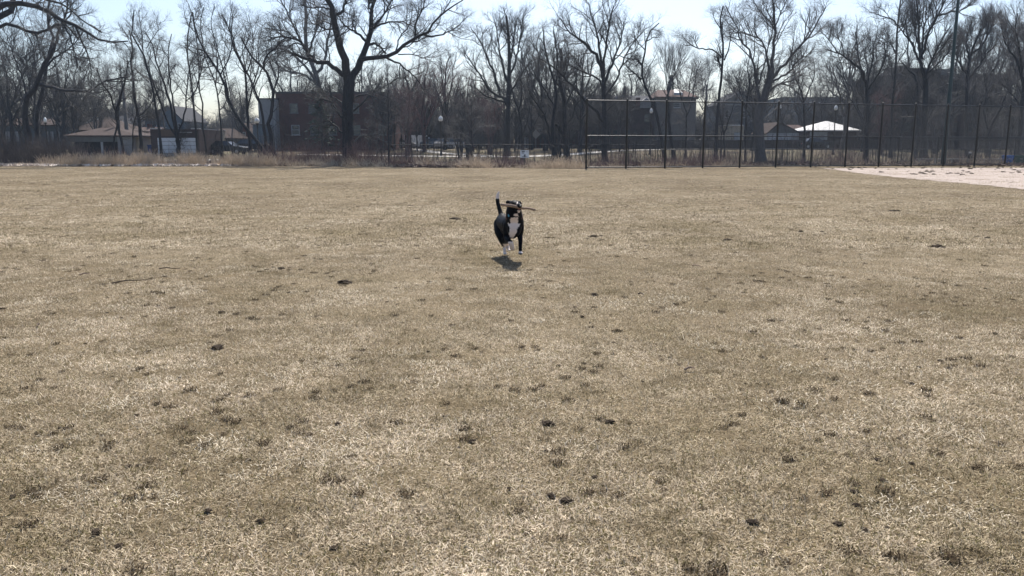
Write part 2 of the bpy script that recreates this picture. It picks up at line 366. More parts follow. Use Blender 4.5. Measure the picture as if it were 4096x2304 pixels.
h.part('fascia', M['wood_brown'], h.x(645), h.x(700), -.06, -.004, h.z(545), h.z(519))
h.part('gutter', M['trim'], h.x(712), h.x(770), -.12, -.01, h.z(531), h.z(528))
h.garage_door(h.x(630), h.x(783), .35, h.z(551), M['door_white'], 4)
h.part('plinth', M['concrete'], h.x(626), h.x(790), -.1, -.004, -.2, .34)
h = House('house', 'blue grey gabled house with white windows rising behind the brick garage', 'house', 130, 588, 740, 10)
h.wall(h.z(482), M['siding_blue']); h.gable(h.z(482), h.z(425), M['shingle_grey'], -h.W / 2, h.W / 2, h.x(682), M['siding_blue'])
h.window(h.x(702), h.x(712), h.z(520), h.z(487)); h.window(h.x(716), h.x(726), h.z(520), h.z(492)); h.window(h.x(614), h.x(632), h.z(515), h.z(495))
h.part('porch_roof', M['trim'], h.x(612), h.x(672), -1.6, -.01, h.z(513), h.z(508))
h = House('garage', 'narrow cream stucco garage just right of the brick garage', 'garage', 98, 801, 836, 6)
h.wall(h.z(520), M['stucco_beige']); h.part('coping', M['trim'], -h.W / 2 - .1, h.W / 2 + .1, -.1, h.D, h.z(520) + .002, h.z(517))
h.part('pilaster', M['stucco'], h.x(824), h.x(830), -.15, -.004, 0, h.z(556))
h = House('garage', 'low green grey garage with closed doors behind the dark parked car', 'garage', 104, 832, 930, 6)
h.wall(h.z(552), M['stucco_dark']); h.hip(h.z(552), h.z(512), M['shingle_brown'], h.x(828), h.x(934), h.x(850), h.x(905)); h.garage_door(h.x(840), h.x(872), 0, h.z(562), M['siding_green'])
h = House('house', 'small dark red gabled house with white trim left of the blue shed', 'house', 122, 945, 1012, 8)
h.wall(h.z(536), M['brick_red']); h.gable(h.z(536), h.z(496), M['shingle_brown'], -h.W / 2, h.W / 2, 0, M['brick_red']); h.window(h.x(972), h.x(984), h.z(548), h.z(528))
h = House('shed', 'tall narrow blue grey shed beside the grey rendered building', 'shed', 100, 1016, 1052, 4)
h.wall(h.z(500), M['siding_blue']); h.part('roof', M['shingle_grey'], -h.W / 2 - .15, h.W / 2 + .15, -.15, h.D, h.z(500) + .002, h.z(497))
# far left dim house
h = House('house', 'dim teal house with pale vertical panels behind the forked tree at far left', 'house', 116, -60, 262, 9)
h.wall(h.z(560), M['siding_blue']); h.hip(h.z(500), h.z(470), M['shingle_brown'], h.x(-70), h.x(270), h.x(-20), h.x(215)); h.wall(h.z(500), M['siding_blue'], y0=.3, name='upper_wall', z0=h.z(560) + .01)
for u0, u1 in ((10, 30), (34, 42), (66, 76), (188, 196), (206, 216), (232, 241)):
    h.part('panel', M['siding_pale'], h.x(u0), h.x(u1), -.08, -.004, h.z(566), h.z(526))

# right: dark brick terrace
h = House('apartment_building', 'long dark brick building with light dormers and thin chimney behind the first fence bays', 'building', 120, 2335, 2622, 12)
zt = h.z(405); h.wall(zt, M['brick_dark']); h.hip(zt, h.z(374), M['shingle_grey'], h.x(2328), h.x(2630), h.x(2345), h.x(2600), y0=-.3, y1=10)
for u0, u1, va in ((2436, 2486, 383), (2550, 2606, 393)):
    xa = (h.x(u0) + h.x(u1)) / 2; MB().prism([(h.x(u0), h.z(412)), (h.x(u1), h.z(412)), (xa, h.z(va))], -.6, 3).build('dormer', M['stucco'], h.o)
h.part('bay', M['stucco'], h.x(2556), h.x(2598), -.5, -.01, h.z(432), h.z(412) - .02)
h.part('chimney', M['brick_red'], h.x(2538), h.x(2553), -.9, -.02, h.z(425), h.z(392)); h.part('chimney', M['brick_brown'], h.x(2505), h.x(2516), 4, 5, h.z(395), h.z(343))
for i, u0 in enumerate((2360, 2405, 2450, 2500, 2575)):
    h.window(h.x(u0), h.x(u0 + 20), h.z(490), h.z(455), 'dark_trim'); h.window(h.x(u0), h.x(u0 + 20), h.z(555), h.z(520), 'dark_trim')
h = House('house', 'tall plain grey house with red brown hip roof and bright skylight', 'house', 118, 2622, 2778, 9)
zt = h.z(387); h.wall(zt, mat('warm_grey_stucco', (.15, .142, .132), .9, var=.12, scale=1.2), name='wall'); rf = h.hip(zt, h.z(351), M['shingle_red'], h.x(2616), h.x(2786), h.x(2645), h.x(2752))
h.window(h.x(2690), h.x(2716), h.z(430), h.z(412), 'trim')
a = Vector((h.x(2694), 1.2, h.z(377))); sk = MB().add([(h.x(2694), .82, h.z(376) + .25), (h.x(2728), .82, h.z(376) + .25), (h.x(2722), 2.1, h.z(362) + .35), (h.x(2700), 2.1, h.z(362) + .35), (h.x(2694), .82, h.z(376) - .5), (h.x(2728), .82, h.z(376) - .5), (h.x(2722), 2.1, h.z(376) - .5), (h.x(2700), 2.1, h.z(376) - .5)],
     [(0, 1, 2, 3), (0, 4, 5, 1), (1, 5, 6, 2), (2, 6, 7, 3), (3, 7, 4, 0)]).build('skylight', M['shingle_white'], h.o)
h.part('eave', M['dark_trim'], h.x(2654), h.x(2786), -.42, -.36, zt - .35, zt - .02)
h = House('house', 'small flat roofed beige building with white roof edge behind the fence', 'building', 119, 2902, 2972, 6)
h.wall(h.z(503), M['stucco_beige']); h.part('roof_edge', M['white_paint'], h.x(2905), h.x(2970), -.12, h.D, h.z(503) + .003, h.z(499)); h.garage_door(h.x(2935), h.x(2966), 0, h.z(530), M['siding_pale'])
h = House('house', 'wide olive grey gabled house behind the beige flat roofed building', 'house', 136, 2868, 3066, 10)
h.wall(h.z(420), M['stucco_dark']); h.gable(h.z(420), h.z(366), M['shingle_grey'], -h.W / 2, h.W / 2, h.x(2962), M['stucco_dark'])
h.part('roof_trim', M['trim'], h.x(2890), h.x(2985), -.15, -.01, h.z(421), h.z(418))
for u0 in (2895, 2960, 3020): h.window(h.x(u0), h.x(u0 + 16), h.z(470), h.z(440))
h = House('garage', 'gabled brown roofed garage with pale wide door left of the white roofed one', 'garage', 118, 3066, 3192, 7)
h.wall(h.z(532), M['siding_pale']); h.gable(h.z(532), h.z(492), M['shingle_brown'], -h.W / 2, h.W / 2, h.x(3112), M['stucco_dark']); h.garage_door(h.x(3072), h.x(3164), 0, h.z(540), M['door_white'], 4)
h.part('light_bar', M['dark_trim'], h.x(3085), h.x(3162), -.3, -.08, h.z(563), h.z(559)); h.part('downpipe', M['trim'], h.x(3187), h.x(3190), -.1, -.01, 0, h.z(532))
h = House('garage', 'low garage with faded red brown roof squeezed between its two neighbours', 'garage', 126, 3150, 3232, 6)
h.wall(h.z(521), M['brick_brown']); h.hip(h.z(521), h.z(497), M['shingle_red'], h.x(3140), h.x(3240), h.x(3160), h.x(3215))
h = House('garage', 'garage with bright white hipped roof seen through the fence', 'garage', 118, 3236, 3426, 8)
zt = h.z(522); h.wall(zt, M['brick_brown']); h.hip(zt + .05, h.z(481), M['shingle_white'], h.x(3222), h.x(3438), h.x(3338), h.x(3348), y0=-.4)
h.part('pale_wall', M['siding_pale'], h.x(3238), h.x(3308), -.06, -.004, 0, zt - .2); h.part('eave', M['dark_trim'], h.x(3224), h.x(3436), -.36, -.3, zt - .12, zt - .095)
h = House('apartment_building', 'far blue grey flat roofed block with white roof strip behind the trees', 'building', 168, 3120, 3345, 12)
h.wall(h.z(392), M['siding_blue']); h.part('roof_strip', M['white_paint'], h.x(3228), h.x(3290), -.5, -.01, h.z(412), h.z(407)); h.part('coping', M['dark_trim'], -h.W / 2 - .1, h.W / 2 + .1, -.1, h.D, h.z(392) + .002, h.z(388))
for u0 in (3140, 3162, 3184): h.window(h.x(u0), h.x(u0 + 12), h.z(440), h.z(415))
h = House('apartment_building', 'large dark brick building with stepped roofline half hidden by trees at right', 'building', 122, 3525, 3985, 12)
h.wall(h.z(300), M['brick_dark']); h.part('parapet', M['brick_dark'], h.x(3612), h.x(3700), -.04, 4, h.z(300) + .003, h.z(272)); h.part('parapet', M['stucco_dark'], h.x(3720), h.x(3790), -.04, 4, h.z(300) + .003, h.z(276))
h.part('coping', M['dark_trim'], h.x(3810), h.x(3990), -.1, 2, h.z(300) + .003, h.z(297))
for r_, (va, vb) in enumerate(((375, 340), (450, 415), (525, 490))):
    for u0 in range(3550, 3960, 62): h.window(h.x(u0), h.x(u0 + 24), h.z(va), h.z(vb), 'dark_trim')
h = House('house', 'pale gabled house showing over the dark brick building roofline', 'house', 150, 3560, 3640, 8)
h.wall(h.z(310), M['stucco']); h.gable(h.z(310), h.z(262), M['shingle_grey'], -h.W / 2, h.W / 2, 0, M['stucco'])
h = House('house', 'dark brown house seen through trunks between the two apartment blocks', 'house', 138, 1600, 1790, 9)
h.wall(h.z(500), M['brick_brown']); h.hip(h.z(500), h.z(440), M['shingle_brown'], h.x(1590), h.x(1800), h.x(1640), h.x(1750))
for u0 in (1625, 1680, 1740): h.window(h.x(u0), h.x(u0 + 14), h.z(535), h.z(512))
h = House('house', 'red brown house with white barred window behind the diamond sign', 'house', 136, 2130, 2330, 9)
h.wall(h.z(440), M['brick_red']); h.hip(h.z(440), h.z(412), M['shingle_brown'], h.x(2120), h.x(2340), h.x(2160), h.x(2300)); h.window(h.x(2156), h.x(2172), h.z(532), h.z(508)); h.window(h.x(2290), h.x(2304), h.z(532), h.z(508))
h = House('house', 'grey box shaped house with pale front between the oak and the diamond sign', 'house', 134, 2060, 2120, 8)
h.wall(h.z(540), M['stucco']); h.part('roof', M['shingle_grey'], -h.W / 2 - .3, h.W / 2 + .3, -.3, h.D, h.z(540) + .002, h.z(535)); h.garage_door(h.x(2096), h.x(2114), 0, h.z(548), M['siding_pale'])

h = House('house', 'low dim brown house glimpsed between the oak and the thin dark tree', 'house', 152, 1960, 2056, 8)  # added house, blocks the bright horizon between the trunks
h.wall(h.z(545), M['brick_brown']); h.hip(h.z(545), h.z(500), M['shingle_grey'], h.x(1950), h.x(2066), h.x(1990), h.x(2030)); h.window(h.x(1975), h.x(1985), h.z(565), h.z(550), 'frame_grey')
h = House('house', 'low dim house glimpsed behind the bins at the right picture edge', 'house', 150, 3975, 4130, 8)  # second added house, hides bright sky low at the right
h.wall(h.z(535), M['stucco_dark']); h.hip(h.z(535), h.z(490), M['shingle_grey'], h.x(3965), h.x(4140), h.x(4010), h.x(4090)); h.window(h.x(4020), h.x(4032), h.z(565), h.z(545), 'frame_grey')

# long dark board fence along the far path, wooden fence at left
def board_fence(name, label, Y, u0, u1, vtop, mt, gap, postmat):
    a = GX(u0, Y); b_ = GX(u1, Y); n_ = max(1, round((b_.x - a.x) / 2.44)); w_ = (b_.x - a.x) / n_; H = S(2048, vtop, Y).z - a.z
    o = empty(name, (a.x, Y, a.z - .02), label=label, cat='fence')
    pm = MB().box(.05, w_ - .05, -.02, .02, .06, H); [pm.box(.05, w_ - .05, .02, .06, z, z + .09) for z in (.3, H - .3)]
    bm_ = MB()
    k = int((w_ - .1) / .15)
    for i in range(k): bm_.box(.05 + i * .15, .05 + i * .15 + .138, -.035, -.0205, .06 + .01 * (i % 2), H + .015 * ((i * 7) % 3))
    pm.v += []; b0 = len(pm.v); pm.v += bm_.v; pm.f += [tuple(q + b0 for q in f) for f in bm_.f]
    me = pm.mesh('fence_panel'); me.materials.append(mt); po = MB().box(-.05, .05, -.05, .05, -.2, H + .08).mesh('post'); po.materials.append(postmat)
    for i in range(n_ + 1):
        if i < n_: link('fence_panel', me, None, o).location = (i * w_, 0, 0)
        link('post', po, None, o).location = (i * w_, 0, 0)
board_fence('board_fence', 'long dark board fence running beyond the far path behind the ball fence', 113.5, 2470, 3640, 560, M['wood_dark'], 0, M['wood_dark'])
board_fence('board_fence', 'short brown board fence below the small red gabled house', 108, 938, 1004, 556, M['wood_brown'], 0, M['wood_brown'])
# ---------------- ball fence, low fences, poles, lamps ----------------
def chain_mesh(L, H, pitch=.05, r=.0026, z0=.08):
    """woven wire as two families of straight diagonals, each a thin three sided rod"""
    V = []; F = []
    step = pitch * math.sqrt(2) * 1.0
    for fam in (1, -1):
        c = -H
        while c < L + H:
            # x = c + t (fam 1) or x = c - t, z = t
            pts = []
            t0, t1 = 0.0, H
            if fam == 1: t0 = max(0, -c); t1 = min(H, L - c)
            else: t0 = max(0, c - L); t1 = min(H, c)
            if t1 - t0 > .02:
                A = (c + fam * t0, z0 + t0); B = (c + fam * t1, z0 + t1); b = len(V); y = .004 * fam
                for (x, z) in (A, B): V += [(x - r, y - r, z), (x + r, y - r, z), (x, y + r, z + r)]
                F += [(b + k, b + (k + 1) % 3, b + 3 + (k + 1) % 3, b + 3 + k) for k in range(3)]
            c += step
    return mesh_np('chain_link', V, F)
def chain_fence(name, label, a, b, n_, H, post_r, rails, mt, rail_mt, pitch=.06, extra=0, wr=.0037):
    d = (b - a); L = d.length / n_; ang = math.atan2(d.y, d.x)
    o = empty(name, a, ang, label=label, cat='fence')
    slope = (b.z - a.z) / d.length
    pm = MB().lathe([(post_r, -.3), (post_r, H + .03), (post_r * 1.25, H + .04), (post_r * 1.1, H + .1), (.01, H + .14)], n=10).mesh('post', True); pm.materials.append(mt)
    wm = chain_mesh(L - post_r * 2, H - .1, pitch, wr); wm.materials.append(M['black_wire'])
    rm = {}
    for z in rails:
        rm[z] = MB().rod((post_r, 0, z), (L - post_r, 0, z), .036).mesh('rail'); rm[z].materials.append(rail_mt)
    tm = MB().box(-.012, .012, -post_r - .012, -post_r - .002, 0, .04).mesh('tie'); tm.materials.append(rail_mt)
    for i in range(n_ + 1):
        link('post', pm, None, o).location = (i * L, 0, slope * i * L)
        if i < n_:
            for z in rails: link('rail', rm[z], None, o).location = (i * L, 0, slope * i * L)
            w_ = link('chain_link', wm, None, o, kind='stuff'); w_.location = (i * L + post_r, -.035, slope * i * L)
    return o
a = GX(2344, 53.7); b = GX(4018, 62.2); a.z = b.z = 0
d = (b - a) / 12
chain_fence('ball_fence', 'tall black chain link ball field fence with top and middle rails', a, a + d * 17, 17, 4.45, .062, (4.43, 2.16, .1), M['black_paint'], M['black_paint'])
# polished rails of the first two bays catch the sun: galvanised tops
a2 = GX(3589, 64.3); b2 = GX(4500, 66.8); a2.z = b2.z = 0
chain_fence('dugout_fence', 'lower black dugout fence with double top rail behind the tall one at right', a2, b2, 6, 2.12, .035, (2.1, 1.98, .08), M['black_paint'], M['black_paint'])
a3 = GX(1560, 69.5); b3 = GX(2620, 69.5)
chain_fence('chain_link_fence', 'waist high chain link fence with silver top rail among the brush', Vector((a3.x, 69.5, 0)), Vector((b3.x, 69.5, 0)), 12, 1.62, .03, (1.6,), M['black_paint'], M['dull_rail'], .08, wr=.0022)
a3 = GX(2640, 71); b3 = GX(4300, 74)
chain_fence('chain_link_fence', 'thin waist high park fence running behind the ball fence at right', Vector((a3.x, 71, 0.02)), Vector((b3.x, 74, .05)), 14, 1.2, .025, (1.18,), M['black_paint'], M['black_paint'], .08, wr=.002)

# tall green light pole
p = GX(3772, 63.0)
o = empty('light_pole', (p.x, p.y, 0), label='tall dark green tapered floodlight pole rising through the fence at right', cat='pole')
MB().lathe([(.19, -.2), (.185, .5), (.165, 3), (.13, 8), (.10, 14), (.085, 17)], n=16).build('pole', M['green_paint'], o, True)
MB().lathe([(.30, 0), (.30, .05), (.2, .06)], n=16).build('base_plate', M['green_paint'], o)
stp = MB().rod((.1, 0, 0), (.28, 0, 0), .012).mesh('step_bolt'); stp.materials.append(M['galv'])
for i in range(16):
    q = link('step_bolt', stp, None, o); q.location = (0, 0, 6.2 + i * .4); q.rotation_euler = (0, 0, 0 if i % 2 else math.pi)
cb = MB().box(-1.2, 1.2, -.05, .05, 16.6, 16.7).build('crossbar', M['green_paint'], o)
for x in (-.95, -.32, .32, .95): MB().lathe([(.08, 16.72), (.28, 16.8), (.3, 17.0), (.1, 17.1)], cx=x).build('floodlight', M['galv'], cb)

# park lamps
def lamp(u, Y, vtop, label, rg=.2):
    p = GX(u, Y); H = S(2048, vtop, Y).z - p.z
    o = empty('park_lamp', (p.x, p.y, p.z), label=label, cat='lamp', group='acorn globe park lamps')
    MB().lathe([(.16, -.1), (.16, .1), (.11, .5), (.06, .9), (.05, H - .75), (.09, H - .72), (.13, H - .62), (.13, H - .58)], n=10).build('lamp_post', M['black_paint'], o, True)
    MB().lathe([(.11, H - .58), (rg * .95, H - .45), (rg, H - .33), (rg * .82, H - .18), (rg * .45, H - .08)], n=12).build('lamp_globe', M['globe'], o, True)
    MB().lathe([(rg * .5, H - .08), (rg * .3, H - .03), (.02, H)], n=10).build('finial', M['white_paint'], o, True)
lamp(195, 88, 468, 'white globed park lamp at far left beside the forked trunk', .15)
lamp(1036, 84, 470, 'white globed park lamp in front of the grey rendered building', .27)
lamp(1765, 88, 463, 'white globed park lamp in the middle wood above the path', .25)
lamp(2600, 92, 432, 'white globed park lamp before the long dark brick building', .18)
lamp(3331, 92, 420, 'white globed park lamp above the bright white roof', .2)
lamp(3113, 128, 418, 'small distant globed lamp over the brown roofed garage', .12)

def utility_pole(u, Y, vtop, r, label, arms=True):
    p = GX(u, Y); H = S(2048, vtop, Y).z - p.z
    o = empty('utility_pole', (p.x, p.y, p.z), label=label, cat='pole')
    MB().lathe([(r, -.2), (r * .95, 2), (r * .7, H)], n=10).build('pole', M['bark_grey'], o, True)
    if arms:
        c_ = MB().box(-1.1, 1.1, -.08, .08, H - .9, H - .76).build('crossarm', M['wood_brown'], o)
        for x in (-1, -.4, .4, 1): MB().lathe([(.04, H - .76), (.06, H - .68), (.02, H - .6)], cx=x, n=6).build('insulator', M['stucco'], c_)
utility_pole(514, 96, 335, .24, 'pale wooden utility pole beside the green garage', False)
utility_pole(2121, 112, 412, .24, 'pale grey utility pole left of the diamond sign', False)
utility_pole(2817, 130, 338, .22, 'slim utility pole rising right of the tall grey house')

# signs
p = G(2098, 673); hp = S(2098, 601, p.y).z; hb = S(2098, 631, p.y).z
o = empty('park_sign', (p.x, p.y, 0), label='small white notice on a thin black post at the field edge', cat='sign')
MB().rod((0, 0, -.1), (0, 0, hp + .03), .022).build('post', M['black_paint'], o)
wd = .29
pl = MB().box(-wd, wd, -.03, -.022, hb, hp).build('sign_plate', mat('sign_white', (.62, .66, .70), .5, var=.06), o)
pr = mat('sign_print', (.09, .10, .12), .6, var=.05)
for i, (x0, x1, fz) in enumerate(((-.2, .05, .86), (-.2, .0, .78), (.12, .2, .8), (-.2, -.02, .62), (-.05, .07, .3), (-.18, .18, .12))):
    z = hb + (hp - hb) * fz; hh = .022 if i != 4 else .07
    MB().box(x0, x1, -.0325, -.0305, z - hh, z + hh).build('print', pr, pl)
p = GX(2143, 116); zc = S(2143, 537, 116).z - p.z
o = empty('road_sign', (p.x, p.y, p.z), label='back of a diamond shaped road sign beside the pale utility pole', cat='sign')
MB().rod((0, .04, -.1), (0, .04, zc + .7), .03).build('post', M['galv'], o)
MB().prism([(-.66, zc), (0, zc - .66), (.66, zc), (0, zc + .66)], 0, .02).build('sign_plate', M['galv'], o)

# bins and bench behind the fence at right
def bin_(u0, u1, label, mt, Y=65.5):
    a = GX(u0, Y); b_ = GX(u1, Y); H = S(2048, 621, Y).z; W = b_.x - a.x
    o = empty('bin', ((a.x + b_.x) / 2, Y, 0), label=label, cat='bin')
    MB().add([(-W / 2 + .06, 0, 0), (W / 2 - .06, 0, 0), (W / 2 - .06, .6, 0), (-W / 2 + .06, .6, 0), (-W / 2, -.06, H - .08), (W / 2, -.06, H - .08), (W / 2, .66, H - .08), (-W / 2, .66, H - .08)],
             [(3, 2, 1, 0), (4, 5, 6, 7), (0, 1, 5, 4), (1, 2, 6, 5), (2, 3, 7, 6), (3, 0, 4, 7)]).build('bin_body', mt, o)
    l = MB().box(-W / 2 - .02, W / 2 + .02, -.1, .7, H - .078, H - .03).box(-W / 2 + .05, W / 2 - .05, 0, .6, H - .029, H).build('lid', mt, o)
    MB().rod((-W / 2 + .1, .74, H - .04), (W / 2 - .1, .74, H - .04), .02).build('handle', mt, l)
    MB().box(-.12, .12, -.075, -.062, .45, .5).build('marking', M['trim'], o)
    for s_ in (-1, 1): MB().rod((s_ * (W / 2 - .1), .62, .1), (s_ * (W / 2 - .03), .62, .1), .1, n=12).build('wheel', M['black_paint'], o)
bin_(4023, 4051, 'bright blue rubbish bin behind the fence at right edge', mat('blue_plastic', (.03, .17, .55), .4, var=.1))
bin_(4053, 4110, 'wide dark green bin standing against the blue one', mat('green_plastic', (.02, .085, .06), .4, var=.1))
p0 = GX(3668, 66); p1 = GX(4012, 66)
o = empty('dugout_bench', (p0.x, 66, 0), label='long low metal bench behind the dugout fence', cat='bench')
L = p1.x - p0.x
MB().box(0, L, 0, .26, .44, .48).build('seat', M['galv'], o)
lg = MB().box(-.03, .03, .03, .23, 0, .438).mesh('leg'); lg.materials.append(M['galv'])
for i in range(6): link('leg', lg, None, o).location = (.2 + i * (L - .4) / 5, 0, 0)
p = GX(3890, 65.6)
o = empty('backpack', (p.x, 66.1, .482), label='small dark bag with pale top resting on the dugout bench', cat='bag')
MB().lathe([(.14, 0), (.17, .12), (.16, .3), (.1, .42)], n=8).build('bag_body', M['black_paint'], o, True)
MB().lathe([(.11, .422), (.12, .48), (.05, .54)], n=8).build('flap', M['trim'], o, True)

# cars beyond the brush
def car(u, Y, label, col, van=False, rz=0, L=4.5):
    p = GX(u, Y); o = empty('parked_car', (p.x, p.y, p.z), rz, label=label, cat='van' if van else 'car', group='vehicles parked beyond the wood')
    mt = mat('car_paint', col, .25, var=.03, spec=.6); W = .88
    if van: prof = [(-L/2, .35), (L/2, .35), (L/2, .95), (L/2 - .5, 1.1), (L/2 - 1.1, 1.95), (-L/2 + .1, 2.0), (-L/2, 1.0)]
    else: prof = [(-L/2, .35), (L/2, .32), (L/2, .72), (L/2 - .25, .86), (L/2 - 1.15, .95), (-L/2 + .7, .98), (-L/2 + .05, .92)]
    MB().prism(prof, -W, W).build('body', mt, o)
    if not van:
        cab = MB().add([(L/2 - 1.25, -W + .03, .953), (-L/2 + .55, -W + .03, .978), (-L/2 + .55, W - .03, .978), (L/2 - 1.25, W - .03, .953), (L/2 - 2.0, -W + .2, 1.44), (-L/2 + 1.1, -W + .2, 1.46), (-L/2 + 1.1, W - .2, 1.46), (L/2 - 2.0, W - .2, 1.44)],
            [(0, 1, 5, 4), (1, 2, 6, 5), (2, 3, 7, 6), (3, 0, 4, 7)]).build('windows', M['glass'], o)
        MB().box(-L/2 + 1.08, L/2 - 1.98, -W + .18, W - .18, 1.462, 1.49).build('car_roof', mt, o)
    else:
        MB().box(L/2 - 1.9, L/2 - 1.15, -W - .012, -W - .002, 1.15, 1.75).build('window', M['glass'], o)
    wh = MB()
    for x in (-L/2 + .85, L/2 - .85):
        for s_ in (-1, 1):
            wo = MB().rod((x, s_ * (W - .18), .32), (x, s_ * (W + .02), .32), .32, n=16).build('wheel', M['black_paint'], o)
            MB().rod((x, s_ * (W + .021), .32), (x, s_ * (W + .03), .32), .18, n=12).build('rim', M['galv'], wo)
    MB().box(L/2 + .002, L/2 + .03, -W + .1, -W + .4, .6, .74).build('headlight', M['glass'], o); MB().box(L/2 + .002, L/2 + .03, W - .4, W - .1, .6, .74).build('headlight', M['glass'], o)
    MB().box(-L/2 - .03, -L/2 - .002, -W + .1, -W + .35, .65, .8).build('tail_light', mat('tail_red', (.3, .02, .02), .3, var=.05), o)
car(915, 92, 'dark parked car with sun glints on its roof right of the cream garage', (.02, .022, .026), rz=R(-8))
car(1012, 99, 'dark saloon parked before the tall blue grey shed', (.03, .03, .035))
car(1672, 122, 'white van parked leftmost in the gap between trees', (.75, .77, .78), True, R(20), 4.8)
car(1698, 126, 'pale green grey car beside the leftmost white van', (.25, .32, .32), rz=R(60))
car(1742, 122, 'blue car parked in the shade behind the middle lamp', (.05, .10, .18))
car(1779, 119, 'small white car parked just right of the middle lamp post', (.75, .76, .78), rz=R(75), L=4.1)
car(1836, 119, 'white car with bright reflections partly behind a dark trunk', (.78, .78, .78), rz=R(15))
car(1926, 112, 'dark van parked behind the pale twigged sapling', (.03, .035, .045), True, R(5), 4.6)
car(1500, 112, 'silver car glimpsed right of the massive dark tree', (.4, .4, .42), rz=R(3))
car(1600, 116, 'grey car glimpsed under low twigs left of the white van', (.25, .26, .28), rz=R(-3))
car(3262, 113, 'dark car parked before the white roofed garage', (.02, .02, .025), rz=R(0), L=4.4)
# blue bins beside the green garage, park waste box
for (u0, u1, Y, vt, lab, col) in ((528, 551, 92, 578, 'faded blue bin left of the thin trunk by the green garage', (.05, .12, .2)), (592, 607, 92, 579, 'deep blue bin against the left wall of the brick garage', (.02, .06, .25))):
    a = GX(u0, Y); b_ = GX(u1, Y); H = S(2048, vt, Y).z - a.z; W = b_.x - a.x; mt = mat('bin_blue', col, .45, var=.1)
    o = empty('bin', ((a.x + b_.x) / 2, Y, a.z), label=lab, cat='bin')
    MB().box(-W/2, W/2, 0, .7, -.05, H - .1).build('bin_body', mt, o); MB().box(-W/2 - .03, W/2 + .03, -.05, .75, H - .098, H).build('lid', mt, o)
a = GX(530, 86); b_ = GX(606, 86)
o = empty('garden_wall', (a.x, 86, a.z), label='low pale concrete wall below the blue bins', cat='wall')
L = b_.x - a.x
for i in range(2): MB().box(i * L * .55, i * L * .55 + L * .44, 0, .25, -.1, .42).build('wall_block', M['concrete'], o)
p = GX(1876, 82); o = empty('litter_bin', (p.x, p.y, p.z), label='square dark park litter bin beside the path', cat='bin')
MB().box(-.32, .32, -.32, .32, 0, 1.0).build('bin_body', M['dark_trim'], o); MB().box(-.38, .38, -.38, .38, 1.003, 1.08).build('lid', M['black_paint'], o)

# ---------------- dog ----------------
def D(zx, zy, Y): return S(1880 + zx / 3.624, 720 + zy / 3.624, Y + .12)
def capsule_chain(V, F, pts, rad, n=14):
    """closed tapered tube with round ends"""
    P = [Vector(p) for p in pts]
    ring = []
    T = [(P[min(i + 1, len(P) - 1)] - P[max(i - 1, 0)]).normalized() for i in range(len(P))]
    ref = Vector((1, 0, 0)) if abs(T[0].x) < .8 else Vector((0, 1, 0))
    rows = []
    def add(c, t, r):
        nonlocal ref
        s = (ref - t * ref.dot(t)).normalized(); u_ = t.cross(s); ref = s
        rows.append([c + (s * math.cos(2 * math.pi * k / n) + u_ * math.sin(2 * math.pi * k / n)) * r for k in range(n)])
    for a_ in (75, 45, 20): add(P[0] - T[0] * rad[0] * math.sin(R(a_)), T[0], rad[0] * math.cos(R(a_)))
    for i, p in enumerate(P): add(p, T[i], rad[i])
    for a_ in (20, 45, 75): add(P[-1] + T[-1] * rad[-1] * math.sin(R(a_)), T[-1], rad[-1] * math.cos(R(a_)))
    b0 = len(V)
    for r_ in rows: V += [tuple(q) for q in r_]
    for i in range(len(rows) - 1):
        for k in range(n): F.append((b0 + i * n + k, b0 + i * n + (k + 1) % n, b0 + (i + 1) * n + (k + 1) % n, b0 + (i + 1) * n + k))
    F.append(tuple(b0 + k for k in range(n - 1, -1, -1))); F.append(tuple(b0 + (len(rows) - 1) * n + k for k in range(n)))
def smooth_chain(pts, rad, k=5):
    P = [Vector(p) for p in pts]; o = []; rr = []
    for i in range(len(P) - 1):
        p0 = P[max(i - 1, 0)]; p1 = P[i]; p2 = P[i + 1]; p3 = P[min(i + 2, len(P) - 1)]
        for j in range(k):
            t = j / k; o.append(.5 * ((2 * p1) + (p2 - p0) * t + (2 * p0 - 5 * p1 + 4 * p2 - p3) * t * t + (3 * p1 - p0 - 3 * p2 + p3) * t ** 3)); rr.append(rad[i] * (1 - t) + rad[i + 1] * t)
    o.append(P[-1]); rr.append(rad[-1]); return o, rr
def ellipsoid(V, F, c, r, rot=None, n=18, m_=12):
    b0 = len(V); q = Matrix.Rotation(rot[0], 3, 'X') @ Matrix.Rotation(rot[1], 3, 'Y') @ Matrix.Rotation(rot[2], 3, 'Z') if rot else Matrix.Identity(3)
    for i in range(1, m_):
        th = math.pi * i / m_
        for k in range(n):
            ph = 2 * math.pi * k / n; p = q @ Vector((r[0] * math.sin(th) * math.cos(ph), r[1] * math.sin(th) * math.sin(ph), r[2] * math.cos(th))); V.append(tuple(Vector(c) + p))
    for i in range(m_ - 2):
        for k in range(n): F.append((b0 + i * n + k, b0 + (i + 1) * n + k, b0 + (i + 1) * n + (k + 1) % n, b0 + i * n + (k + 1) % n))
    V.append(tuple(Vector(c) + q @ Vector((0, 0, r[2])))); V.append(tuple(Vector(c) + q @ Vector((0, 0, -r[2])))); t_ = len(V)
    for k in range(n):
        F.append((t_ - 2, b0 + k, b0 + (k + 1) % n)); F.append((t_ - 1, b0 + (m_ - 2) * n + (k + 1) % n, b0 + (m_ - 2) * n + k))
V = []; F = []
ch = lambda pts, rad, n=14: capsule_chain(V, F, *smooth_chain([D(*p) for p in pts], rad), n=n)
el = lambda p, r, rot=None: ellipsoid(V, F, D(*p), r, rot)
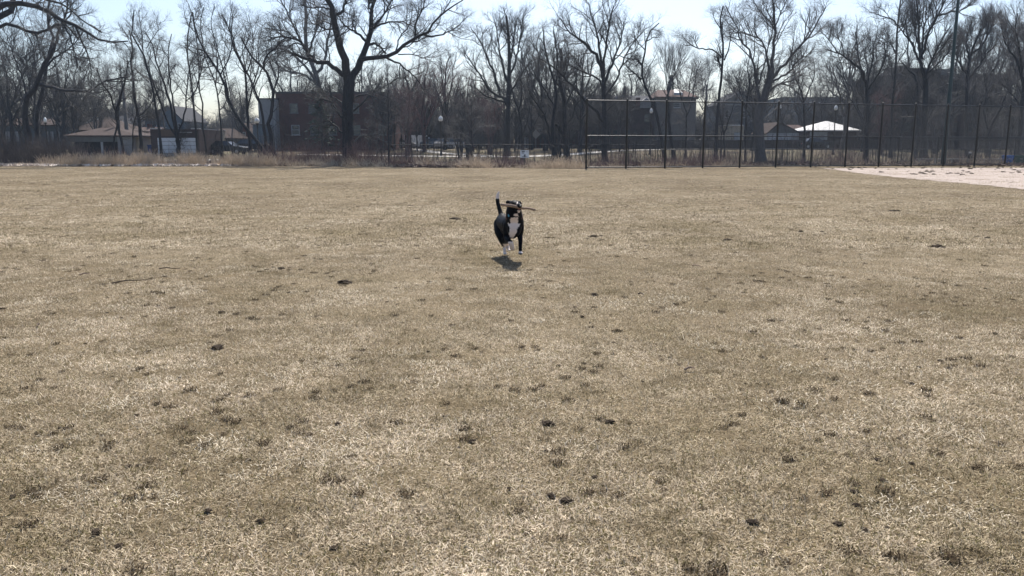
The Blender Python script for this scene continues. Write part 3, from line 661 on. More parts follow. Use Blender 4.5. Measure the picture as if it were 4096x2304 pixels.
# trunk: rump, loin, deep chest narrowing to the belly
ch([(455, 590, 11.08), (480, 610, 10.92), (525, 640, 10.72), (585, 655, 10.55), (640, 650, 10.42)], [.08, .098, .105, .12, .1], 18)
el((474, 612, 11.02), (.100, .14, .125)); el((612, 668, 10.52), (.122, .17, .165)); el((640, 690, 10.40), (.098, .10, .135)); el((540, 680, 10.75), (.105, .17, .115))
el((625, 775, 10.45), (.06, .12, .07))
# neck and head turned towards the right of the picture
ch([(645, 610, 10.45), (640, 530, 10.40), (636, 450, 10.34), (640, 395, 10.32)], [.125, .112, .102, .085], 18)
el((645, 366, 10.30), (.082, .09, .066)); el((590, 385, 10.36), (.055, .06, .06)); el((612, 385, 10.32), (.055, .06, .055)); el((668, 375, 10.27), (.052, .055, .05))
ch([(668, 362, 10.25), (695, 368, 10.19), (722, 376, 10.135)], [.044, .036, .029]); el((724, 372, 10.14), (.028, .03, .022))
ch([(655, 420, 10.28), (690, 432, 10.21), (722, 437, 10.165)], [.036, .026, .018])
# ears: folded, the near one sticks out to the left
ch([(605, 332, 10.33), (572, 322, 10.33), (540, 318, 10.33), (528, 340, 10.32)], [.028, .026, .022, .01], 8)
ch([(580, 345, 10.33), (556, 345, 10.335), (545, 350, 10.335)], [.018, .014, .008], 8)
ch([(690, 325, 10.33), (722, 322, 10.35), (748, 345, 10.35)], [.02, .017, .008], 8)
# front legs
ch([(700, 610, 10.46), (718, 700, 10.47), (722, 800, 10.50), (730, 880, 10.45), (729, 960, 10.42), (730, 1025, 10.40)], [.075, .06, .04, .029, .024, .024])
el((733, 1058, 10.36), (.031, .045, .023)); 
for dx in (-16, 0, 17): el((733 + dx, 1066, 10.32), (.011, .02, .013))
ch([(565, 660, 10.47), (545, 750, 10.48), (535, 830, 10.46), (560, 880, 10.36), (590, 905, 10.30)], [.08, .066, .045, .034, .03])
ch([(590, 905, 10.30), (603, 955, 10.34), (612, 990, 10.37)], [.03, .031, .028]); el((612, 1002, 10.38), (.028, .03, .022))
# hind legs: high knee, hock, shank
ch([(445, 640, 11.0), (440, 740, 10.9), (462, 850, 10.84), (478, 915, 10.95), (497, 960, 11.04), (500, 1020, 11.0), (502, 1050, 10.98)], [.10, .085, .056, .036, .024, .022, .022])
el((507, 1066, 10.92), (.027, .046, .019))
for dx in (-14, 0, 14): el((509 + dx, 1070, 10.885), (.010, .018, .011))
ch([(540, 660, 11.0), (530, 760, 10.92), (520, 850, 10.88), (532, 900, 11.0), (545, 950, 11.06), (556, 995, 11.02)], [.085, .075, .05, .034, .023, .02])
el((566, 1014, 10.96), (.024, .04, .017))
# tail held up
ch([(455, 520, 11.10), (440, 465, 11.14), (418, 390, 11.18), (400, 310, 11.2), (400, 240, 11.2), (412, 190, 11.2), (418, 163, 11.2)], [.04, .032, .029, .028, .025, .016, .006], 12)
me = bpy.data.meshes.new('raw'); me.from_pydata(V, [], F); tmp = bpy.data.objects.new('raw', me); C.objects.link(tmp)
bm = bmesh.new(); bm.from_mesh(me); bmesh.ops.recalc_face_normals(bm, faces=bm.faces); bm.to_mesh(me); bm.free()
md = tmp.modifiers.new('r', 'REMESH'); md.mode = 'VOXEL'; md.voxel_size = .0065
md = tmp.modifiers.new('s', 'SMOOTH'); md.factor = .5; md.iterations = 5
dg = bpy.context.evaluated_depsgraph_get()
body_me = bpy.data.meshes.new_from_object(tmp.evaluated_get(dg)); bpy.data.objects.remove(tmp); bpy.data.meshes.remove(me)
body_me.name = 'body'
nv = len(body_me.vertices); co = np.empty(nv * 3, np.float32); body_me.vertices.foreach_get('co', co); co = co.reshape(-1, 3)
nrm = np.empty(nv * 3, np.float32); body_me.vertices.foreach_get('normal', nrm); nrm = nrm.reshape(-1, 3)
def to_zoom(P):
    y = P[:, 1]; z = P[:, 2] - CAM_H; d = y * math.cos(PITCH) - z * math.sin(PITCH); up = y * math.sin(PITCH) + z * math.cos(PITCH)
    return ((P[:, 0] / d * F_PX + 512) * 4 - 1880) * 3.624, ((288 - up / d * F_PX) * 4 - 720) * 3.624
zx, zy = to_zoom(co)
zx = zx + 4 * np.sin(zy * .09) + 4 * np.sin(zy * .23 + 1) + 2 * np.sin(zy * .51); zy2 = zy + 4 * np.sin(zx * .13)
def inpoly(x, y, poly):
    c = np.zeros(len(x), bool); j = len(poly) - 1
    for i in range(len(poly)):
        xi, yi = poly[i]; xj, yj = poly[j]
        c ^= ((yi > y) != (yj > y)) & (x < (xj - xi) * (y - yi) / (yj - yi + 1e-9) + xi); j = i
    return c
front = (nrm[:, 1] < .15) & (co[:, 1] < 10.74)
# coat markings are fixed to the dog: chest blaze, throat, socks, tail tip, face stripe, chin
Wm = front & (inpoly(zx, zy2, [(596, 545), (694, 540), (700, 600), (684, 628), (734, 634), (694, 690), (672, 765), (638, 825), (600, 845), (576, 830), (564, 765), (580, 700), (540, 612), (584, 636), (582, 585)]) |
     inpoly(zx, zy2, [(652, 486), (688, 486), (712, 532), (628, 518)]))
Wm |= (co[:, 2] < D(0, 1028, 10.4).z) & (zx > 690) & (zy < 1062)
Wm |= (zy > 893) & (zx > 552) & (zx < 660) & (co[:, 1] < 10.72)
Wm |= (zy > 925) & (zx < 660) & (co[:, 1] > 10.82) & ~((zx < 482) & (zy < 1015))
Wm |= (zy < 268) & (zx < 470)
Wm |= (co[:, 1] < 10.40) & ((inpoly(zx, zy, [(676, 312), (686, 312), (692, 330), (678, 352), (668, 350), (680, 328)])) | ((zy > 442) & (zx > 690) & (zy < 475)))
attr = body_me.color_attributes.new('coat', 'FLOAT_COLOR', 'POINT'); col = np.ones((nv, 4), np.float32); col[:, 0] = Wm; attr.data.foreach_set('color', col.ravel())
body_me.polygons.foreach_set('use_smooth', [True] * len(body_me.polygons))
m, n, b, out = new_mat('dog_coat')
at = n.nodes.new('ShaderNodeAttribute'); at.attribute_name = 'coat'
tc = n.nodes.new('ShaderNodeTexCoord'); hair = noise_n(n, tc.outputs['Object'], 90, 4, .7, 1.5); soft = noise_n(n, tc.outputs['Object'], 9, 3, .5)
blk = ramp(n, hair, [(.3, (.003, .0035, .005)), (.75, (.009, .010, .013))]); wht = mixc(n, soft, (.70, .58, .52), (.84, .74, .67))
sep = n.nodes.new('ShaderNodeSeparateColor'); n.links.new(at.outputs['Color'], sep.inputs[0])
n.links.new(mixc(n, sep.outputs[0], blk, wht), b.inputs['Base Color']); b.inputs['Roughness'].default_value = .5; b.inputs['Specular IOR Level'].default_value = .04
bp = n.nodes.new('ShaderNodeBump'); bp.inputs['Strength'].default_value = .35; bp.inputs['Distance'].default_value = .004; n.links.new(hair, bp.inputs['Height']); n.links.new(bp.outputs[0], b.inputs['Normal'])
base = Vector((D(600, 1000, 10.7).x, 10.7, 0))
dog = empty('dog', base, label='black dog with white chest, socks and tail tip running with a stick in its mouth', cat='dog')
def dpart(name, me, mt, parent, **k):
    o = link(name, me, mt, parent, **k)
    if parent is dog: o.location = -base
    return o
dpart('body', body_me, m, dog)
def blob(name, p, r, mt, parent, rot=None):
    V_ = []; F_ = []; ellipsoid(V_, F_, D(*p), r, rot, 12, 8); me = bpy.data.meshes.new(name); me.from_pydata(V_, [], F_); me.polygons.foreach_set('use_smooth', [True] * len(F_)); return dpart(name, me, mt, parent)
M['dog_black'] = mat('nose_black', (.01, .01, .011), .25, var=.1, spec=.6)
blob('nose', (731, 376, 10.108), (.017, .014, .013), M['dog_black'], dog)
blob('eye', (668, 348, 10.222), (.009, .009, .009), mat('eye_brown', (.03, .015, .008), .08, var=.1, spec=.8), dog)
blob('eye', (710, 345, 10.232), (.009, .009, .009), bpy.data.materials['eye_brown'], dog)
blob('tongue', (712, 424, 10.17), (.017, .03, .006), mat('tongue_pink', (.35, .12, .12), .4, var=.1), dog, (0, 0, 0))
# collar round the neck with a blue bone tag
ctr = D(640, 522, 10.41); ax = (D(640, 450, 10.36) - D(645, 600, 10.45)).normalized(); s_ = ax.cross(Vector((0, 1, 0))).normalized(); t_ = ax.cross(s_)
V = []; F = []; nn = 32
for k in range(nn):
    a_ = 2 * math.pi * k / nn; d_ = s_ * math.cos(a_) + t_ * math.sin(a_)
    for rr, hh in ((.112, -.013), (.118, -.013), (.116, .013), (.110, .013)): V.append(tuple(ctr + d_ * rr + ax * hh))
for k in range(nn):
    for q in range(4): F.append((k * 4 + q, k * 4 + (q + 1) % 4, ((k + 1) % nn) * 4 + (q + 1) % 4, ((k + 1) % nn) * 4 + q))
me = bpy.data.meshes.new('collar'); me.from_pydata(V, [], F); me.update()
col_o = dpart('collar', me, mat('collar_red_brown', (.09, .035, .03), .6, var=.2, scale=40), dog)
tg = MB(); c0 = D(576, 512, 10.28)
for dx, dz in ((-.014, .008), (-.014, -.008), (.014, .006), (.014, -.010)): tg.lathe([(.010, -.002), (.010, .002)], n=10)
tg = MB(); pts = []
for (dx, dz, r_) in ((-.015, .008, .011), (-.015, -.008, .011), (.016, .006, .011), (.016, -.009, .011), (0, 0, .010)):
    tg.prism([(c0.x + dx + r_ * math.cos(2 * math.pi * k / 10), c0.z + dz + r_ * math.sin(2 * math.pi * k / 10)) for k in range(10)], c0.y - .003 + .0004 * len(tg.v) / 20, c0.y + .003 + .0004 * len(tg.v) / 20)
o = tg.build('tag', mat('tag_blue', (.06, .28, .45), .35, var=.05), col_o)
# the stick
P_, R_ = smooth_chain([D(460, 358, 10.12), D(560, 368, 10.13), D(650, 382, 10.14), D(715, 402, 10.15), D(790, 408, 10.17), D(860, 412, 10.19), D(932, 430, 10.2)], [.017, .020, .019, .017, .015, .014, .015], 6)
P_ = [p + Vector((0, mnoise.noise(p * 40) * .004, mnoise.noise(p * 55) * .005)) for p in P_]; R_ = [r_ * (1 + .25 * mnoise.noise(p * 70)) for p, r_ in zip(P_, R_)]
V = []; F = []; capsule_chain(V, F, P_, R_, 10)
me = bpy.data.meshes.new('stick'); cst = P_[len(P_) // 2]; me.from_pydata([tuple(Vector(v) - cst) for v in V], [], F); me.polygons.foreach_set('use_smooth', [True] * len(F))
o = link('stick', me, mat('stick_pale', (.30, .215, .16), .8, var=.4, scale=40, bump=.3, spec=.2), label='thick brown stick held crosswise in the running dog\'s mouth', cat='stick'); o.location = cst
# ---------------- bare trees ----------------
def resample(P, rad, K):
    """Catmull-Rom through P, resampled to K points with equal spacing"""
    P = np.asarray(P, float); Q = []; n_ = len(P)
    if n_ == 2: P = np.array([P[0], (P[0] + P[1]) / 2, P[1]]); n_ = 3
    for i in range(n_ - 1):
        p0, p1, p2, p3 = P[max(i - 1, 0)], P[i], P[i + 1], P[min(i + 2, n_ - 1)]
        for t in np.linspace(0, 1, 8, endpoint=False):
            Q.append(.5 * (2 * p1 + (p2 - p0) * t + (2 * p0 - 5 * p1 + 4 * p2 - p3) * t * t + (3 * p1 - p0 - 3 * p2 + p3) * t ** 3))
    Q.append(P[-1]); Q = np.array(Q); s = np.concatenate([[0], np.cumsum(np.linalg.norm(np.diff(Q, axis=0), axis=1))]); L = s[-1]; tt = np.linspace(0, L, K)
    out = np.stack([np.interp(tt, s, Q[:, k]) for k in range(3)], 1); return out, np.linspace(rad[0], rad[1], K), L
def tubes(chains, radii, sides):
    """chains (N,K,3), radii (N,K) -> V, F"""
    N, K, _ = chains.shape
    T = np.empty_like(chains); T[:, 1:-1] = chains[:, 2:] - chains[:, :-2]; T[:, 0] = chains[:, 1] - chains[:, 0]; T[:, -1] = chains[:, -1] - chains[:, -2]
    T /= np.linalg.norm(T, axis=2, keepdims=True) + 1e-9
    mean = chains[:, -1] - chains[:, 0]; mean /= np.linalg.norm(mean, axis=1, keepdims=True) + 1e-9
    ref = np.where(np.abs(mean[:, 2:3]) < .7, np.array([[0, 0, 1.]]), np.array([[1., 0, 0]]))[:, None, :]
    A = ref - T * np.sum(ref * T, axis=2, keepdims=True); A /= np.linalg.norm(A, axis=2, keepdims=True) + 1e-9; B = np.cross(T, A)
    an = 2 * np.pi * np.arange(sides) / sides
    V = chains[:, :, None, :] + radii[:, :, None, None] * (A[:, :, None, :] * np.cos(an)[None, None, :, None] + B[:, :, None, :] * np.sin(an)[None, None, :, None])
    V = V.reshape(-1, 3)
    i = np.arange(N)[:, None, None] * K * sides; k = np.arange(K - 1)[None, :, None] * sides; s = np.arange(sides)[None, None, :]; s2 = (s + 1) % sides
    F = np.stack([i + k + s, i + k + s2, i + k + sides + s2, i + k + sides + s], -1).reshape(-1, 4)
    return V, F
def grow(P, Rr, n_, L, r, tr, ang=(35, 65), K=5, wig=.25, up=.08, tmin=.25, tmax=1.0, tip=.35, topfall=.55):
    """n_ children on every parent; L, r: base length and radius cap"""
    tr_ = tr
    N, KP, _ = P.shape; tot = N * n_
    idx = np.repeat(np.arange(N), n_); slot = np.tile((np.arange(n_) + .5) / n_, N)
    t = tmin + (tmax - tmin) * np.clip(slot + tr_.uniform(-.5, .5, tot) / n_, 0, 1); f = t * (KP - 1) * .9999; i0 = f.astype(int); fr = (f - i0)[:, None]
    a = P[idx, i0]; b_ = P[idx, i0 + 1]; pos = a * (1 - fr) + b_ * fr; T = b_ - a; T /= np.linalg.norm(T, axis=1, keepdims=True) + 1e-9
    rp = Rr[idx, i0] * (1 - fr[:, 0]) + Rr[idx, i0 + 1] * fr[:, 0]
    rv = tr_.normal(size=(tot, 3)); side = rv - T * np.sum(rv * T, 1, keepdims=True); side /= np.linalg.norm(side, axis=1, keepdims=True) + 1e-9
    an = np.radians(tr_.uniform(ang[0], ang[1], tot))[:, None]; d = T * np.cos(an) + side * np.sin(an)
    Lp = np.broadcast_to(np.asarray(L, float), (N,))[idx] * tr_.uniform(.55, 1.25, tot) * (1 - topfall * t)
    r0 = np.minimum(rp * .7, r); st = (Lp / (K - 1))[:, None]
    out = np.empty((tot, K, 3)); out[:, 0] = pos
    for k in range(1, K):
        d = d + tr_.normal(size=(tot, 3)) * wig; d[:, 2] += up; d /= np.linalg.norm(d, axis=1, keepdims=True); out[:, k] = out[:, k - 1] + d * st
    rad = r0[:, None] * np.linspace(1, tip, K)[None, :]
    return out, rad
def merge(parts):
    V = []; F = []; b_ = 0
    for v, f in parts: V.append(v); F.append(f + b_); b_ += len(v)
    return np.concatenate(V), np.concatenate(F)
ORG = {1: (0, 2.07), 2: (800, 2.07), 3: (1600, 2.07), 4: (2400, 2.07), 5: (3200, 1.906)}
TRI = [0]
def crown_levels(P, Rr, H, tr, dens=1., n1=9, n2=6, n3=5, n4=4, up=.08, ang=(30, 62), wig=.22, l1=.27, tw=.0075, base=.3):
    """P, Rr: lists of (K,3), (K,) limb chains -> list of (chains, radii, sides)"""
    PP = np.stack(P); RR = np.stack(Rr); Ls = np.array([np.sum(np.linalg.norm(np.diff(p, axis=0), axis=1)) for p in P])
    q = lambda x: max(1, int(round(x * dens)))
    L1 = np.minimum(H * l1, Ls * .75)
    c1, r1 = grow(PP, RR, q(n1), L1, H * .0038, tr, ang, 7, wig * .8, up, base, 1.)
    c2, r2 = grow(c1, r1, n2, np.linalg.norm(c1[:, -1] - c1[:, 0], axis=1) * .6 + .35, H * .0016, tr, ang, 5, wig, up, .15, 1.)
    c3, r3 = grow(c2, r2, n3, np.linalg.norm(c2[:, -1] - c2[:, 0], axis=1) * .62 + .3, max(H * .0009, tw * 1.3), tr, ang, 3, wig * 1.1, up, .1, 1.)
    c4, r4 = grow(c3, r3, n4, np.linalg.norm(c3[:, -1] - c3[:, 0], axis=1) * .7 + .2, tw, tr, (18, 55), 2, wig, up * 1.5, .1, 1., tip=.5)
    return [(c1, r1, 4), (c2, r2, 3), (c3, r3, 3), (c4, r4, 3)]
def hand_tree(label, Y, org, chains, seed=0, dens=1., bark_='bark', tw='twig', name='bare_tree', limbs=True, flare=1.35, group=None, **kw):
    """chains: (r0, r1, [(x, y), ...]) in the enlarged crops' pixels; the first is the trunk; y None = ground"""
    ox, s = ORG[org]; tr = np.random.default_rng(seed + 100); k1 = Y / (F_PX * 4 * s) * 1.0
    pl = [];
    for ci, (r0, r1, pts) in enumerate(chains):
        dy = 0.; P = []
        # chains lean out of the picture plane as well as across it
        slope = 0 if ci == 0 else tr.uniform(-.5, .5)
        x0 = pts[0]; acc = 0; prev = None
        for (x, y) in pts:
            if prev is not None: acc += math.hypot(x - prev[0], (y if y is not None else prev[1]) - prev[1]) * k1
            if y is None: p = GX(ox + x / s, Y); p.z -= .1; yy = 1300
            else: p = S(ox + x / s, y / s, Y + slope * acc); yy = y
            P.append(p); prev = (x, yy)
        if ci: P[0] = Vector((P[0].x, Y, P[0].z))
        q, r_, L = resample(P, (r0 * k1, r1 * k1), 14)
        amp = np.minimum(.10, .6 * r_)[:, None]; nz = tr.normal(size=q.shape) * amp; nz[0] = 0; nz[-1] *= .3
        if ci: q = q + nz * .8
        else: q = q + nz * .35
        pl.append((q, r_, L))
    base = Vector(pl[0][0][0]); top = max(p[0][:, 2].max() for p in pl); H = max(4., top - base.z)
    o = empty(name, base, label=label, cat='tree', group=group)
    bv = np.array(base)
    q, r_, L = pl[0]; r_ = r_.copy(); r_[0] *= flare; r_[1] *= 1 + (flare - 1) * .35
    big = r0_big = chains[0][0] * k1 > .12
    V, F = tubes((q - bv)[None], r_[None], 12)
    link('trunk', mesh_np('trunk', V, F, True), M[bark_], o); TRI[0] += len(F) * 2
    parts = []
    for (q, r_, L), (a0, _, _) in zip(pl[1:], chains[1:]):
        V, F = tubes((q - bv)[None], r_[None], 8)
        if limbs and a0 * k1 > .07: link('limb', mesh_np('limb', V, F, True), M[bark_], o); TRI[0] += len(F) * 2
        else: parts.append((V, F))
    LV = crown_levels([p[0] - bv for p in pl], [p[1] for p in pl], H, tr, dens, **kw)
    for c, r, sd_ in LV: parts.append(tubes(c, r, sd_))
    V, F = merge(parts); TRI[0] += len(F) * 2
    link('crown', mesh_np('crown', V, F), M[tw], o)
    return o
N_ = None
hand_tree('huge tree overhanging from the left with thick low limbs across the sky', 63, 1, [
 (62, 45, [(-420, N_), (-400, 1100), (-330, 600), (-260, 300)]),
 (30, 5, [(-270, 330), (-120, 120), (0, 60), (140, 20), (250, 40), (390, 90), (510, 160), (640, 215), (800, 320), (930, 350), (1060, 340)]),
 (18, 6, [(-280, 420), (-120, 280), (0, 215), (80, 195), (170, 240), (340, 270), (420, 215), (530, 195), (600, 260), (650, 330)]),
 (30, 14, [(-260, 300), (-100, 190), (0, 120), (60, 110), (110, 20), (140, -120), (200, -300)]),
 (14, 4, [(-240, 250), (-100, 50), (150, -40), (420, 0), (560, 60), (700, 180), (840, 270)]),
 (8, 3, [(620, 205), (680, 340), (740, 500), (760, 640)]), (8, 3, [(520, 195), (580, 300), (620, 440), (640, 560)])],
 seed=1, dens=1.2, n2=6, ang=(30, 70), tw='twig', l1=.16, base=.35, up=.0)
hand_tree('dark tree with two curving trunks and a long low limb, far left', 73, 1, [
 (25, 14, [(235, N_), (230, 1100), (205, 950), (215, 830), (280, 740), (330, 640), (350, 550), (420, 460), (450, 400)]),
 (14, 4, [(330, 700), (420, 715), (560, 745), (720, 755), (800, 710), (900, 660), (1060, 640)]),
 (20, 8, [(290, N_), (310, 1000), (350, 800), (370, 650), (380, 540), (410, 440), (430, 330), (400, 150), (420, 0), (430, -120)]),
 (12, 5, [(450, 400), (470, 300), (520, 200), (560, 60), (570, -60)]), (9, 3, [(240, 800), (180, 620), (120, 480), (60, 300)]),
 (8, 3, [(380, 560), (480, 460), (600, 380), (700, 250)]), (7, 2, [(520, 740), (560, 820), (640, 900), (760, 980)])], seed=2, dens=1.1, tw='twig')
hand_tree('slim forked tree before the hip roofed garage', 70, 1, [
 (12, 5, [(1040, N_), (1020, 1220), (985, 1080), (960, 950), (990, 830), (1040, 650), (1060, 500)]),
 (8, 3, [(960, 950), (940, 880), (900, 760), (850, 700), (800, 560)]), (9, 4, [(945, N_), (950, 1140), (970, 1040), (985, 900), (1010, 760), (1000, 600)])], seed=3, dens=.8)
hand_tree('upright dark tree standing before the green garage', 74, 1, [
 (15, 5, [(1175, N_), (1165, 1200), (1155, 1000), (1140, 930), (1110, 800), (1100, 650), (1080, 500), (1100, 420), (1070, 250)]),
 (6, 2, [(1150, 960), (1220, 900), (1270, 830), (1330, 700)]), (5, 2, [(1150, 1010), (1180, 980), (1230, 965), (1300, 1000)]), (6, 2, [(1095, N_), (1100, 1060), (1130, 950), (1110, 700), (1060, 560)])], seed=4, dens=.8)
hand_tree('tall wavy slender tree at the left end of the brick garage', 69, 1, [
 (12, 4, [(1345, N_), (1325, 1150), (1300, 950), (1280, 820), (1270, 720), (1230, 620), (1210, 500), (1140, 370), (1090, 280), (1100, 180), (1110, 80)]),
 (6, 2, [(1225, 600), (1190, 460), (1180, 300), (1160, 200), (1150, 80)]), (5, 2, [(1235, 680), (1150, 600), (1060, 520), (980, 460)]), (4, 2, [(1210, 400), (1290, 280), (1330, 180)])], seed=5, dens=.9, tw='twig_pale')
hand_tree('tree splitting low into three leaning stems before the white garage door', 71, 1, [
 (19, 14, [(1485, N_), (1475, 1200), (1465, 1110)]),
 (12, 4, [(1465, 1120), (1440, 1000), (1400, 850), (1350, 650), (1290, 500), (1270, 380), (1200, 260)]),
 (9, 3, [(1468, 1110), (1450, 950), (1425, 800), (1400, 600), (1390, 420), (1420, 280)]),
 (8, 3, [(1455, 1120), (1400, 1040), (1330, 850), (1270, 690), (1230, 550), (1250, 420)]), (8, 3, [(1470, 1110), (1520, 980), (1545, 800), (1560, 600), (1620, 420)])], seed=6, dens=.7)
hand_tree('slender pair of straight stems right of the brick garage', 76, 1, [
 (10, 4, [(1640, N_), (1620, 1050), (1600, 850), (1580, 650), (1550, 450), (1560, 250), (1590, 100)]),
 (8, 3, [(1700, N_), (1680, 950), (1650, 700), (1640, 450), (1610, 200), (1560, 30)]), (6, 2, [(1600, 800), (1660, 620), (1700, 400)])], seed=7, dens=.9, tw='twig_pale')
hand_tree('crooked dark trunk rising in front of the grey rendered building', 66, 2, [
 (19, 6, [(650, N_), (600, 1210), (575, 1090), (565, 1010), (600, 900), (600, 750), (570, 650), (530, 560), (450, 500), (380, 390), (340, 310)]),
 (9, 3, [(530, 560), (545, 470), (620, 400), (680, 330), (760, 300)]), (7, 2, [(600, 800), (650, 620), (640, 480), (700, 400)])], seed=8, dens=.7)
hand_tree('strongly leaning dark tree with trunk slanting up to the left', 70, 2, [
 (16, 5, [(600, N_), (480, 1180), (350, 1020), (250, 870), (215, 740), (170, 620), (60, 460), (0, 350), (-40, 240), (-60, 100)]),
 (7, 2, [(250, 870), (200, 620), (130, 350), (90, 200), (120, 50)]), (6, 2, [(170, 620), (260, 420), (250, 200), (270, 20)]), (5, 2, [(120, 540), (40, 560), (-60, 520)])], seed=9, dens=.9)
hand_tree('straight dark stem left of the bluish shed, widely forked above', 73, 2, [
 (14, 4, [(425, N_), (400, 1050), (385, 800), (375, 600), (290, 430), (260, 280), (270, 120)]),
 (7, 2, [(395, 900), (440, 700), (490, 550), (480, 380), (520, 200)]), (6, 2, [(375, 620), (430, 480), (440, 300), (400, 120)])], seed=10, dens=.9, tw='twig_pale')
hand_tree('stem leaning left just before the bluish shed', 75, 2, [
 (13, 4, [(560, N_), (535, 1100), (510, 900), (450, 730), (380, 580), (300, 430), (270, 300), (180, 120)]),
 (6, 2, [(450, 730), (500, 600), (560, 500), (640, 420)]), (5, 2, [(380, 580), (350, 420), (380, 260)])], seed=11, dens=.8)
hand_tree('tall sapling like tree leftmost of the leaning group', 77, 2, [
 (8, 3, [(190, N_), (160, 900), (130, 700), (50, 500), (20, 330), (0, 200), (30, 60)]), (6, 2, [(270, N_), (265, 900), (240, 700), (200, 500), (210, 300), (180, 100)]), (5, 2, [(130, 700), (140, 480), (110, 300)])], seed=12, dens=.9, tw='twig_pale')
hand_tree('pale grey broad tree towering behind the brick apartments', 128, 2, [
 (26, 10, [(1000, N_), (1000, 820), (970, 650), (930, 540), (890, 440), (870, 250), (880, 100), (860, -60)]),
 (13, 4, [(980, 700), (880, 560), (760, 440), (640, 400), (540, 420)]), (14, 5, [(960, 640), (1040, 480), (1060, 300), (1100, 120)]), (10, 4, [(880, 420), (790, 240), (700, 60), (640, -60)]),
 (10, 4, [(900, 440), (960, 250), (980, 60)]), (10, 4, [(990, 720), (860, 620), (740, 600), (620, 520)])], seed=13, dens=1.1, bark_='bark_grey', tw='twig_pale')
hand_tree('massive dark multi limbed tree dominating the skyline left of centre', 66, 2, [
 (48, 44, [(1228, N_), (1225, 1200), (1225, 900), (1230, 750), (1228, 620)]),
 (36, 16, [(1225, 680), (1205, 580), (1195, 500), (1160, 380), (1120, 240), (1100, 120), (1075, 30), (1030, -40), (1000, -140)]),
 (14, 6, [(1110, 140), (1170, 100), (1210, 0), (1225, -80)]),
 (32, 10, [(1245, 680), (1290, 580), (1330, 480), (1370, 400), (1400, 290), (1415, 200), (1410, 120), (1450, 0), (1470, -100)]),
 (19, 4, [(1330, 492), (1420, 482), (1520, 462), (1620, 425), (1700, 370), (1780, 315), (1860, 290), (1910, 220), (1990, 130), (2080, 60), (2180, 0)]),
 (8, 2, [(1860, 290), (1946, 305), (2056, 260), (2136, 215), (2216, 140)]), (6, 2, [(1740, 345), (1800, 345), (1840, 320), (1890, 300)]),
 (9, 3, [(1520, 465), (1580, 490), (1650, 530), (1740, 600), (1800, 660), (1860, 760)]),
 (5, 2, [(1640, 450), (1786, 455), (1846, 480), (1986, 410)]), (11, 8, [(1400, 375), (1450, 362), (1500, 395), (1540, 445)]),
 (9, 3, [(1415, 240), (1500, 200), (1600, 180), (1700, 190), (1800, 240)]), (11, 4, [(1372, 340), (1310, 280), (1200, 210), (1160, 150)]),
 (10, 4, [(1430, 100), (1400, 50), (1390, -80)]), (10, 4, [(1450, 220), (1520, 120), (1570, 40), (1620, -80)]), (8, 3, [(1780, 315), (1790, 180), (1850, 60), (1870, -60)]),
 (6, 2, [(1620, 425), (1660, 300), (1740, 200), (1760, 60)]), (8, 3, [(1130, 240), (1050, 240), (960, 200), (900, 200)]), (8, 3, [(1090, 80), (1010, 60), (900, 60), (800, 20)]),
 (22, 10, [(1215, 640), (1130, 570), (1040, 527), (950, 512), (880, 482), (830, 470), (762, 447)]),
 (13, 4, [(945, 510), (890, 440), (860, 375), (800, 325), (700, 305), (640, 305), (560, 335)]), (6, 2, [(800, 325), (720, 262), (640, 250), (520, 230)]), (6, 2, [(860, 375), (780, 360), (700, 420), (600, 450)]),
 (10, 3, [(1190, 980), (1130, 900), (1090, 850), (1030, 822), (960, 830), (880, 800)]), (9, 3, [(1190, 1110), (1150, 1070), (1100, 1030), (1060, 1000), (1000, 1010)]),
 (7, 2, [(1280, 1170), (1340, 1125), (1420, 1115), (1500, 1090)]), (8, 3, [(1270, 920), (1340, 860), (1440, 760), (1560, 700), (1640, 640)]), (6, 2, [(1190, 870), (1100, 800), (980, 760), (880, 740)]), (6, 2, [(1270, 800), (1380, 780), (1480, 820), (1560, 880)])],
 seed=17, dens=1.0, n1=9, n2=6, n3=5, n4=4, l1=.19, ang=(30, 65), up=.05, wig=.2, tw='twig')
hand_tree('young straight tree with level pale twigs right of the massive tree', 63, 2, [
 (6, 3, [(1565, N_), (1560, 1100), (1558, 850), (1552, 600)])] + [(3, 1, [(1560, y), (1560 + s_ * 70, y - 25), (1560 + s_ * 150, y - 60)]) for y, s_ in ((1180, -1), (1130, 1), (1060, -1), (1010, 1), (940, -1), (900, 1), (820, -1))], seed=18, dens=.5, tw='twig_pale', limbs=False)
hand_tree('small tree with wide pale twigs left of centre by the litter bin', 62, 3, [
 (7, 1.2, [(600, N_), (600, 1180), (592, 1080), (590, 950), (600, 840)]), (4, 2, [(600, 1180), (560, 1130), (500, 1100), (420, 1060)]), (4, 2, [(600, 1080), (560, 1020), (500, 930), (480, 860)]),
 (4, 2, [(595, 1120), (650, 1060), (720, 1040)]), (4, 2, [(592, 1000), (650, 950), (670, 900)])], seed=19, dens=.8, tw='twig_pale', limbs=False)
hand_tree('broad crowned oak with thick trunk, right of centre behind the sign', 87, 3, [
 (25, 9, [(885, N_), (890, 1100), (893, 900), (905, 700), (905, 500), (900, 350), (890, 200), (880, 130)]),
 (13, 3, [(890, 880), (820, 730), (760, 560), (700, 420), (640, 300), (590, 240)]), (10, 3, [(900, 700), (850, 550), (820, 400), (800, 250), (780, 160)]), (10, 3, [(905, 660), (960, 480), (1000, 300), (1010, 150)]),
 (11, 3, [(898, 820), (760, 760), (680, 640), (580, 500), (530, 430)]), (9, 3, [(903, 790), (980, 660), (1040, 560), (1090, 500)]), (8, 3, [(905, 500), (940, 350), (960, 180)]), (9, 3, [(897, 860), (800, 820), (720, 800), (620, 720)])], seed=20, dens=1.15, ang=(25, 55), up=.12)
